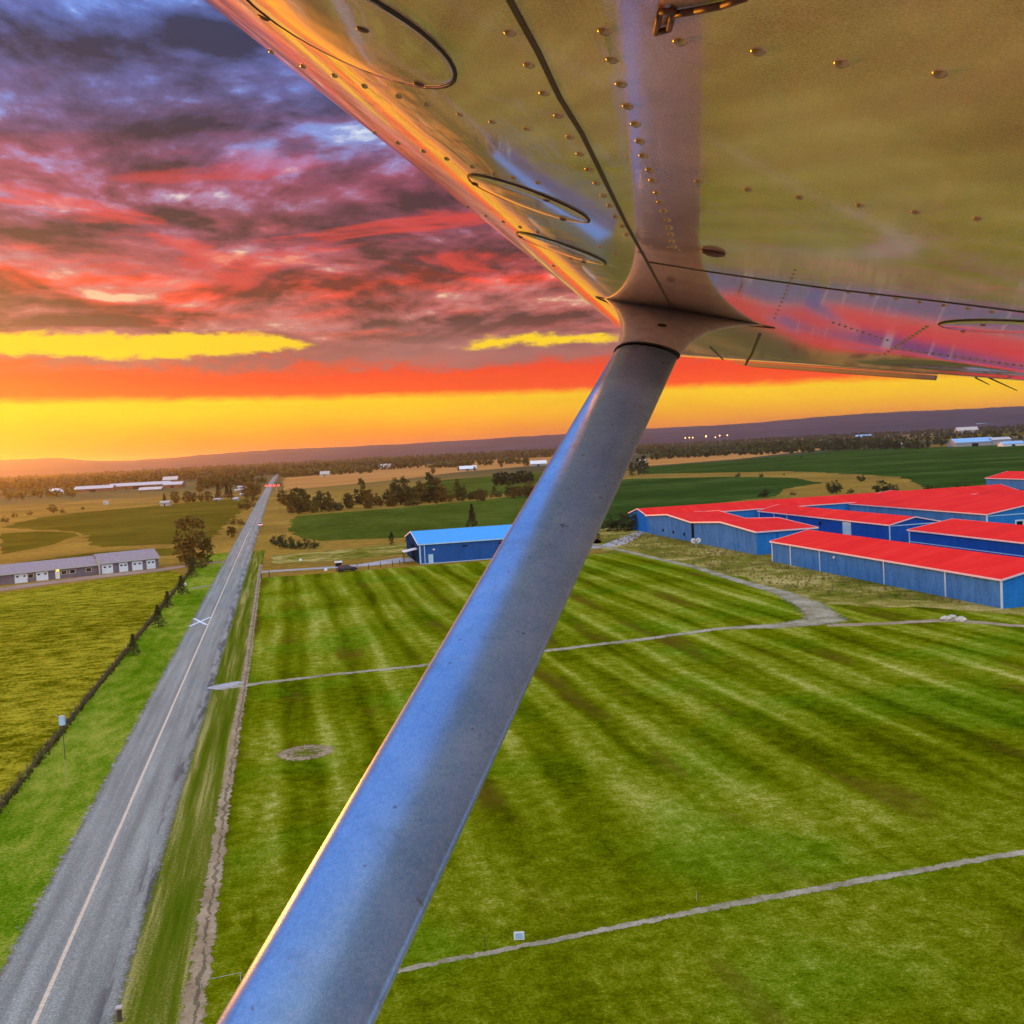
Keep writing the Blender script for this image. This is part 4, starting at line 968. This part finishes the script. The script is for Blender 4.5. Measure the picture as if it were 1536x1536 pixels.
def smooth_c(x):
    u = x/100*CH-.022
    if u >= .36: return 0.0
    k = max(0, min(len(NT)-1, int((u-NT[0][0])/.001+.5))); return NT[k][1]
grid = [[wl(s, c, n) for c, n in section(s, False)] for s in svals]
mb = MB(); nc = len(grid[0]); ns = len(grid)
mb.add([p for r in grid for p in r], [(i*nc+j, i*nc+j+1, (i+1)*nc+j+1, (i+1)*nc+j) for i in range(ns-1) for j in range(nc-1)])
# orient faces downwards
v0 = Vector(mb.v[mb.f[0][0]])
bvh = BVHTree.FromPolygons([Vector(v) for v in mb.v], mb.f)
up_s = [0, .3, 1.25, 2.5, 5, 8, 12, 17, 23, 30, 40, 50, 60, 70, 80, 90, 100]
def upv(x):
    for (a, u), (b_, w) in zip(upp, upp[1:]):
        if a <= x <= b_: return u+(w-u)*(x-a)/(b_-a)
    return .03
ug = []
for s in svals:
    ce = edge_c(s); row = []
    for x in up_s:
        c = CLE+(ce-CLE)*x/100
        thin = 1 if s < 3.5 else max(.35, 1-(s-3.5)*.22)
        row.append(wl(s, c, -(.13+max(0, upv(x)-.076)*thin) if x < 95 else -lift(s, ce)-.02))
    ug.append(row)
air = thing('aeroplane', 'high wing aeroplane showing its glossy cream wing underside and grey strut', 'aeroplane', CAM+Vector((0, 0, -1.2)))
inv = Matrix.Translation(-air.location)
def abuild(mb_, name, m, parent, smooth=True):
    o = mb_.build(name, m, parent, smooth)
    if parent == air: o.data.transform(inv)
    else: o.data.transform(inv)
    return o
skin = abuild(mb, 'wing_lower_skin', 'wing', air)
for an, vals in (('nose', [c-CLE for s_ in svals for c, _ in section(s_, False)]), ('span', [s_ for s_ in svals for _ in range(nc)]), ('chordpos', [c for s_ in svals for c, _ in section(s_, False)])):
    at_ = skin.data.attributes.new(an, 'FLOAT', 'POINT'); at_.data.foreach_set('value', vals)
m2 = MB(); nu = len(up_s)
m2.add([p for r in ug for p in r], [(i*nu+j, (i+1)*nu+j, (i+1)*nu+j+1, i*nu+j+1) for i in range(ns-1) for j in range(nu-1)])
# close root and tip and the thin trailing edge
o_ = len(m2.v)
m2.add([grid[-1][0], *[p for p in grid[-1][1:]]]+list(reversed(ug[-1])), [tuple(range(nc+nu))])
m2.add(list(grid[0])+list(reversed(ug[0])), [tuple(range(nc+nu))])
te = [r[-1] for r in grid]; tu = [r[-1] for r in ug]
m2.add(te+tu, [(i, i+1, ns+i+1, ns+i) for i in range(ns-1)])
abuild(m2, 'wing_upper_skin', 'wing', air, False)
def cast(px, py):
    d = ray(px, py).normalized(); h = bvh.ray_cast(CAM, d)
    if h[0] is None:
        s, c = wing_sc(px, py); return wl(s, c), c2w(N_)-CAM
    n = h[1]
    if n.dot(d) > 0: n = -n
    return h[0], n
def z3(pts, ox, oy): return [(ox+x/3, oy+y/3) for x, y in pts]
def rivet_row(pts, r, parent=skin):
    a = MB()
    for x, y in pts:
        p, n = cast(x, y); a.dome(p-n*.0004, n, r, r*.62, 12, 4)
    return abuild(a, 'rivet_row', 'rivet', parent)
rivet_row(z3([(75, 148), (160, 292), (228, 418), (292, 520), (345, 615), (390, 692), (430, 762), (465, 825), (495, 880), (525, 925), (550, 975), (580, 1018), (600, 1055)], 740, 0), .0062)
rivet_row(z3([(500, 140), (535, 268), (575, 378), (605, 478), (640, 558), (660, 635), (675, 700), (705, 765), (718, 812), (738, 868), (752, 910), (768, 950), (785, 990), (793, 1025), (800, 1056), (806, 1086), (815, 1112)], 740, 0), .0066)
rivet_row([(892, -70), (1020, 62), (1137, 77), (1262, 95), (1410, 110), (1560, 128)], .0068)
rivet_row([(1048, 272), (1122, 284), (1199, 296), (1290, 308), (1373, 318), (1466, 328), (1560, 340)], .0062)
rivet_row(z3([(320, 232), (463, 298), (605, 340), (740, 388), (893, 435), (1020, 470), (1170, 515), (1315, 548), (1470, 580)], 300, 0), .0048)
rivet_row(z3([(785, 597), (890, 643), (1005, 680), (1110, 715), (1225, 750), (1325, 785), (1410, 800), (1520, 822)], 300, 0), .005)
rivet_row(z3([(1205, 930), (1285, 970), (1365, 998), (1440, 1022), (1520, 1045)], 300, 0), .005)
rivet_row(z3([(190, 1170), (270, 1195), (350, 1160), (420, 1165), (480, 1112), (545, 1140)], 740, 0), .0055)
rivet_row([(1500+3.0*k-k*k*.0, 404+3.2*k) for k in range(-6, 5)] and [(1193-2.6*k, 405+6.0*k) for k in range(13)], .004)
rivet_row([(1272+7.2*k, 438+1.0*k) for k in range(0, 34, 5)], .006)
rivet_row([(1390-5.2*k, 490+3.4*k) for k in range(13)], .006)
rivet_row([(1250+9*k, 484+2.9*k) for k in range(10)], .005)
rivet_row([(1345+11*k, 523+1.5*k) for k in range(18)], .006)
rivet_row([(985+9*k, 424+1.5*k) for k in range(18)], .0022)
rivet_row([(975+3.0*k, 400+5.6*k) for k in range(11)], .0022)
rivet_row([(1018, 375), (958, 378), (975, 369), (1002, 371)], .004)
def seam(pts, w, m='seam', name='panel_seam', parent=None, off=.0012):
    a = MB(); P = []
    for (x0, y0), (x1, y1) in zip(pts, pts[1:]):
        n = 14
        for k in range(n): P.append(cast(x0+(x1-x0)*k/n, y0+(y1-y0)*k/n))
    P.append(cast(*pts[-1])); secs = []
    for i, (p, n) in enumerate(P):
        t = (P[min(i+1, len(P)-1)][0]-P[max(i-1, 0)][0]).normalized(); q = n.cross(t).normalized()*w/2
        secs.append([p+q-n*.001, p+q+n*off, p-q+n*off, p-q-n*.001])
    a.loft(secs); return abuild(a, name, m, parent or skin, False)
seam([(735, -60), (765, 0), (807, 77), (840, 147), (873, 200), (907, 270), (940, 337), (973, 397), (1005, 457)], .0062)
seam([(973, 393), (1060, 407), (1150, 420), (1252, 434), (1400, 451), (1536, 468), (1640, 481)], .012)
seam([(1140, 500), (1128, 530), (1118, 548)], .012)
seam([(1065, 520), (1085, 540)], .010)
seam([(905, 47), (918, 89)], .0005, 'wing', 'lap_edge')
def cover(p0, p1, wpx, screws):
    "raised oval access cover following the skin, given by its two end pixels"
    a = MB(); rim = MB(); n = 40
    cx, cy = (p0[0]+p1[0])/2, (p0[1]+p1[1])/2; ax, ay = (p1[0]-p0[0])/2, (p1[1]-p0[1])/2
    L = math.hypot(ax, ay); bx, by = -ay/L*wpx, ax/L*wpx
    rings = [(1.0, .0002), (.985, .0030), (.93, .0036), (.6, .0038), (.3, .0038)]
    vs = []
    for k, off in rings:
        for i in range(n):
            u = 6.2832*i/n; p, nn = cast(cx+(ax*math.cos(u)+bx*math.sin(u))*k, cy+(ay*math.cos(u)+by*math.sin(u))*k)
            vs.append(p+nn*off)
    p, nn = cast(cx, cy); vs.append(p+nn*.0038)
    fs = [(k*n+i, k*n+(i+1) % n, (k+1)*n+(i+1) % n, (k+1)*n+i) for k in range(len(rings)-1) for i in range(n)]
    fs += [((len(rings)-1)*n+i, (len(rings)-1)*n+(i+1) % n, len(vs)-1) for i in range(n)]
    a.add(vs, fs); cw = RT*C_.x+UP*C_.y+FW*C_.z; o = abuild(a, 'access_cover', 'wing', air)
    at_ = o.data.attributes.new('nose', 'FLOAT', 'POINT'); at_.data.foreach_set('value', [(Vector(q)-CAM).dot(cw)-CLE for q in vs])
    secs = []
    for i in range(n+1):
        u = 6.2832*i/n; p, nn = cast(cx+(ax*math.cos(u)+bx*math.sin(u))*1.015, cy+(ay*math.cos(u)+by*math.sin(u))*1.03)
        q, _ = cast(cx+(ax*math.cos(u)+bx*math.sin(u))*.985, cy+(ay*math.cos(u)+by*math.sin(u))*.96)
        secs.append([p-nn*.001, p+nn*.0012, q+nn*.0034, q-nn*.001])
    rim.loft(secs, caps=False); abuild(rim, 'rim_gap', 'seam', o, False)
    for x, y in screws:
        p, nn = cast(x, y); d = MB(); d.dome(p+nn*.0036, nn, .0068, .0025, 12); abuild(d, 'screw', 'rust', o)
    return o
cover((345, -55), (682, 118), 52, [(397, 21), (629, 121), (545, 38)])
cover((702, 264), (884, 331), 13, [(713, 273), (845, 326), (820, 297)])
cover((775, 349), (909, 395), 7, [(781, 353), (876, 391)])
cover((1408, 486), (1600, 492), 9, [(1475, 485), (1445, 495)])
# tie-down ring and a small drain scupper under the wing
a = MB(); P = [cast(985, 42), cast(992, 10), cast(1012, 8), cast(1005, 36)]
lp = [p+n*.004 for p, n in P]
for i in range(4): a.tube(lp[i], lp[(i+1) % 4], .0028, n=8)
q = [cast(1012, 14), cast(1045, 8), cast(1085, 0), cast(1120, -12)]
for (p, n), (p2, n2) in zip(q, q[1:]): a.tube(p+n*.004, p2+n2*.004, .003, n=8)
abuild(a, 'tie_down_ring', 'rust', air)
a = MB(); p, n = cast(1070, 377); t2 = (cast(1085, 380)[0]-cast(1055, 374)[0]).normalized(); u2 = n.cross(t2)
a.loft([[p+t2*.026*k*math.cos(q*.628)+u2*.011*k*math.sin(q*.628)+n*h for q in range(10)] for k, h in ((1, -.001), (.9, .006), (.4, .010))]); abuild(a, 'drain_scupper', 'rust', air)
# lip along the outboard edge with its step
lip = MB(); secs = []
for k in range(13):
    x = 1100+(1404-1100)*k/12; y = 548+(569-548)*k/12
    s, c = wing_sc(x, y-3, HW+LF); w_ = .02 if 0 < k < 12 else .006
    hh = .026 if k > 0 else .006
    secs.append([wl(s, c-w_, -LF-.01), wl(s, c+w_, -LF-.01), wl(s, c+w_*.8, -LF-.01+hh), wl(s, c-w_*.8, -LF-.01+hh)])
lip.loft(secs); abuild(lip, 'aileron_edge', plain('brown_grey_paint', (.10, .07, .05), .6), air, False)
for x0, y0, x1, y1 in ((1462, 566, 1484, 577), (1482, 566, 1526, 586)):
    w_ = MB(); s, c = wing_sc(x0, y0, HW+LF); p = wl(s, c, -LF); d = ray(x1, y1).normalized(); t_ = (p-CAM).length*1.0
    w_.tube(p, CAM+d*t_, .004, .002, 6); abuild(w_, 'static_wick', 'seam', air)

# strut: swept, flattened tube from the wing down past the camera
def camp(px, py, z): return Vector(((px-768)/1536*z, (768-py)/1536*z, z))
VPX, VPY = 1458.0, -400.0
A_ = Vector(((VPX-768)/1536, (768-VPY)/1536, 1)).normalized()
ZT = 3.05
PT = camp(968, 535, ZT)
k_ = (C_-A_*C_.dot(A_)).normalized()
m_ = A_.cross(k_).normalized()
if m_.z > 0: m_ = -m_           # towards the camera
tw = math.radians(10)
k_, m_ = k_*math.cos(tw)+m_*math.sin(tw), m_*math.cos(tw)-k_*math.sin(tw)     # slight nose-down twist
wt = .5*ZT*(1020-915)/1536*.93
thk = .033
def strut_sec(P, n=36, f=1.0):
    out = []
    for i in range(n):
        u = 6.2832*i/n; cx = math.cos(u); sy = math.sin(u)
        # streamlined: blunt nose forward (-k), finer tail aft
        th = sy*thk*(1.12-.28*cx)
        out.append(P+k_*(cx*wt*f)+m_*th*f)
    return out
st = MB(); secs = []
dz = A_.z
for k in range(13):
    t_ = k/12*2.62/dz*1.0
    secs.append([c2w(p) for p in strut_sec(PT-A_*t_, f=1+.155*k/7.5)])
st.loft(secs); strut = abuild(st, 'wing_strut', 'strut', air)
# flared fairing between strut and wing
fa = MB(); secs = []; n = 36
s_f, c_f = wing_sc(1000, 462)
cA = wing_sc(890, 435, HW+.03)[1]+.0; cB = wing_sc(1163, 488)[1]
sA = wing_sc(890, 435, HW+.03)[0]; sB = wing_sc(1163, 488)[0]
foot = []
for i in range(n):
    u = 6.2832*i/n; cx = math.cos(u); sy = math.sin(u)
    c = (cA+cB)/2+(cB-cA)/2*cx; s0 = (sA+sB)/2+(sB-sA)/2*cx
    wid = .12*(1-.55*cx) if cx > -.2 else .13
    s = s0+.10-sy*wid
    nn = -smooth_c(max(0, (c-CLE)/CH*100))-lift(s, c)
    foot.append(S_*s+C_*c+N_*(nn-HW-.004))
top = strut_sec(PT+A_*.0)
top2 = strut_sec(PT-A_*.02, f=1.03); 
# pick the rotation of the foot ring that matches the strut ring
for kk in range(17):
    q = kk/16; e = q**1.75; ring = []
    for i in range(n):
        base = strut_sec(PT+A_*(.02+.0*q), f=1.035)[i]
        # rise along the strut axis first, flare outwards late
        lift_ = (foot[i]-base)
        along = A_*lift_.dot(A_); side = lift_-along
        ring.append(c2w(base+along*(1-(1-q)**1.12)+side*e))
    secs.append(ring)
fa.loft(secs, caps=False); fair = abuild(fa, 'strut_fairing', plain('tan_grey_fairing', (.42, .355, .305), .36, .2, 30), strut)
# dark joint line between fairing and strut
jt = MB(); jt.loft([[c2w(p) for p in strut_sec(PT+A_*z, f=f)] for z, f in ((.012, 1.0), (.012, 1.045), (.02, 1.045), (.021, 1.0))], caps=False); abuild(jt, 'joint_gap', 'seam', strut, False)
bf = BVHTree.FromPolygons([Vector(v) for v in fa.v], fa.f)
h = bf.ray_cast(CAM, ray(993, 488).normalized())
if h[0]:
    nn = h[1] if h[1].dot(FW) < 0 else -h[1]
    d = MB(); d.dome(h[0]-nn*.001, nn, .016, .004, 14); abuild(d, 'drain_plug', 'seam', fair)
# dark joint where fairing meets the skin
ja = MB(); secs = []
for i in range(n+1):
    p = foot[i % n]; cen = sum(foot, Vector())/n; o2 = (p-cen).normalized()
    secs.append([c2w(p-o2*.004), c2w(p+o2*.004), c2w(p+o2*.004+N_*.006), c2w(p-o2*.004+N_*.006)])
ja.loft(secs, caps=False); abuild(ja, 'joint_gap', 'seam', fair, False)

# ------------------------------------------------------------------ remove prototypes
for ps in PROT.values():
    for p in ps:
        for k in KIDS[p.name]: bpy.data.objects.remove(k)
        bpy.data.objects.remove(p)

# ------------------------------------------------------------------ air
hz = MB(); hz.box(-16000, 16000, -3000, 16000, -8, 175)
m = bpy.data.materials.new('haze_air'); m.use_nodes = True; g = G(m.node_tree)
pv = g.n('ShaderNodeVolumePrincipled'); pv.inputs['Color'].default_value = (.92, .86, .80, 1); pv.inputs['Density'].default_value = 5.4e-5; pv.inputs['Anisotropy'].default_value = .76
g.nt.links.new(pv.outputs[0], g.n('ShaderNodeOutputMaterial').inputs['Volume'])
tag(hz.build('haze', m), kind='stuff')

# ------------------------------------------------------------------ light
SUN_AZ = math.radians(-23.0); SUN_EL = math.radians(2.6)
sd = Vector((math.sin(SUN_AZ)*math.cos(SUN_EL), math.cos(SUN_AZ)*math.cos(SUN_EL), math.sin(SUN_EL)))
L = bpy.data.lights.new('sun', 'SUN'); L.energy = 2.8; L.angle = math.radians(2.0); L.color = (1, .33, .022)
lo = bpy.data.objects.new('sun', L); col.objects.link(lo); lo.rotation_euler = sd.to_track_quat('Z', 'Y').to_euler(); lo.location = (0, 0, 60)

w = bpy.data.worlds.new('World'); sc.world = w; w.use_nodes = True
g = G(w.node_tree)
tc = g.n('ShaderNodeTexCoord'); d = tc.outputs['Generated']
x, y, z = g.sep(d)
az = g.m('ARCTAN2', x, y)                              # 0 = along the road, positive to the right
el = g.mul(g.m('ARCSINE', z), 57.2958)
zz = g.add(g.m('MAXIMUM', z, 0.0), .13)
px_ = g.m('DIVIDE', x, zz); py_ = g.m('DIVIDE', y, zz)
pl = g.comb(px_, py_, 0.0); pl2 = g.comb(px_, g.add(py_, .11), 0.0)
band = g.comb(g.mul(az, 5.0), g.mul(el, .42), 3.0)
n_big = g.noise(pl, 1.25, 4, .55, .4)
def puffs(v): return g.add(g.mul(g.noise(g.scale(v, (1, .8, 1)), 1.55, 10, .57, .40), .78), g.mul(g.noise(v, 5.2, 6, .6, .3), .22))
pf = puffs(pl); pf2 = puffs(pl2)
relief = g.sub(pf, pf2)
n_mid = g.noise(g.comb(g.mul(az, 9.0), g.mul(el, .30), 7.0), 1.0, 9, .62, .7)
n_str = g.noise(band, 1.0, 8, .6, .5)
n_fine = g.noise(g.comb(g.mul(az, 30.0), g.mul(el, 1.3), 1.0), 1.0, 6, .65, .3)
e1 = g.add(el, g.mul(g.add(az, .1), 1.3))
up_ = g.step(e1, 3.7, 6.0)
ew = g.add(e1, g.add(g.mul(g.sub(n_fine, .5), .5), g.mul(g.mul(g.sub(n_str, .5), 9.0), up_)))
def R(e): return e/30.0
base = g.ramp(g.mul(ew, 1/30.0), [(0, (.92, .13, .0)), (R(.7), (1.0, .19, .0)), (R(1.5), (1.0, .32, .0)), (R(2.6), (1.0, .54, .0)), (R(3.3), (1.0, .60, .0)), (R(3.7), (1.0, .07, .002)), (R(4.6), (.92, .035, .003)),
        (R(5.6), (.60, .065, .035)), (R(6.6), (.36, .11, .11)), (R(8.0), (.40, .08, .075)), (R(9.4), (.80, .045, .018)), (R(10.6), (.36, .062, .075)), (R(12.5), (.21, .048, .085)), (R(14.4), (.29, .055, .10)), (R(16.2), (.15, .055, .125)), (R(19), (.10, .09, .25)), (R(23), (.085, .13, .40)), (1.0, (.09, .18, .55))])
rag = g.mul(g.step(g.add(g.add(g.mul(n_fine, .6), g.mul(n_mid, .6)), g.mul(g.sub(e1, 5.0), .22)), .56, .74), g.mul(g.step(e1, 4.2, 5.0), g.step(e1, 7.2, 6.4)))
base = g.mix(g.mul(rag, .85), base, g.mix(n_big, (.20, .07, .085), (.50, .17, .15)))
# lit gaps low in the cloud deck
gn = g.add(g.add(g.mul(g.sub(n_fine, .5), 2.2), g.mul(g.sub(n_mid, .5), 1.6)), g.mul(g.sub(pf, .5), 2.0))
gd = g.m('ABSOLUTE', g.add(g.sub(e1, 6.3), g.mul(gn, .55)))
gw = g.mul(.62, g.add(g.step(az, .06, -.02), g.mul(.42, g.mul(g.step(az, .16, .21), g.step(az, .36, .30)))))
gap = g.mul(g.step(g.sub(gw, gd), -.16, .20), g.step(gw, .04, .22))
base = g.mix(gap, base, (1.0, .63, .0))
lowv = g.add(.80, g.mul(n_str, .40)); base = g.mix(g.step(e1, 8.0, 4.0), base, g.mix(1.0, base, g.comb(lowv, g.m('POWER', lowv, 1.6), lowv), 'MULTIPLY'))
# light and dark of the clouds
cl = g.add(g.mul(n_big, .45), g.add(g.mul(pf, .55), g.mul(g.sub(n_mid, .5), .25)))
hi = g.step(e1, 5.2, 8.0)
lum = g.m('MAXIMUM', g.add(g.add(.36, g.mul(g.step(cl, .40, .60), 1.12)), g.mul(relief, 7.0)), .22)
shade = g.comb(lum, lum, lum)
base = g.mix(g.mul(hi, g.sub(1.0, gap)), base, g.mix(1.0, base, shade, 'MULTIPLY'))
top_ = g.step(e1, 9.0, 19.0)
pale = g.mul(g.step(g.add(cl, g.mul(relief, 1.6)), .53, .70), g.mul(hi, .72))
base = g.mix(g.mul(pale, g.sub(1.0, gap)), base, g.mix(top_, (.46, .21, .19), (.20, .40, .92)))
# small bright breaks
brk = g.mul(g.step(g.add(pf, g.mul(relief, 2.0)), .66, .82), g.mul(hi, .8))
base = g.mix(brk, base, g.mix(top_, (.95, .62, .35), (.85, .95, .95)))
# red underlit streaks
rs = g.mul(g.step(n_str, .53, .64), g.mul(g.step(e1, 7.5, 9.5), g.step(e1, 18.5, 13.0)))
base = g.mix(g.mul(rs, .7), base, (.78, .045, .03))
# overhead and behind: pale evening cloud
hl_ = g.m('SQRT', g.add(g.mul(x, x), g.mul(y, y)))
dotw = g.m('DIVIDE', g.add(g.mul(x, .1), g.mul(y, .995)), g.m('MAXIMUM', hl_, .001))
back = g.step(dotw, .55, -.35)
over = g.step(el, 24.0, 40.0)
soft = g.ramp(n_big, [(.3, (.12, .44, 1.35)), (.5, (.26, .62, 1.55)), (.7, (.70, 1.0, 1.65))])
soft2 = g.mix(back, soft, g.mix(g.step(el, 5.0, 40.0), (.75, .80, 1.0), (1.35, 1.30, 1.25)))
wts = g.m('MAXIMUM', back, over)
sky = g.mix(wts, base, soft2)
nish = g.n('ShaderNodeTexSky', sky_type='NISHITA', sun_disc=False); nish.sun_elevation = SUN_EL; nish.sun_rotation = SUN_AZ
vm = g.n('ShaderNodeMix', data_type='RGBA', blend_type='ADD'); vm.inputs[0].default_value = .012
g.put(vm.inputs[6], sky); g.put(vm.inputs[7], nish.outputs[0])
# below the horizon
fin = g.mix(g.step(el, -.3, -2.0), vm.outputs[2], (.08, .07, .05))
bg = g.n('ShaderNodeBackground'); g.put(bg.inputs[0], fin); bg.inputs[1].default_value = 1.0
g.nt.links.new(bg.outputs[0], g.n('ShaderNodeOutputWorld').inputs[0])
w.cycles.sampling_method = 'MANUAL'; w.cycles.sample_map_resolution = 1024

sc.view_settings.view_transform = 'Standard'; sc.view_settings.look = 'None'; sc.view_settings.exposure = 0; sc.view_settings.gamma = 1
sc.render.engine = 'CYCLES'
sc.cycles.max_bounces = 5; sc.cycles.diffuse_bounces = 3; sc.cycles.glossy_bounces = 3; sc.cycles.volume_bounces = 0
sc.cycles.use_denoising = True
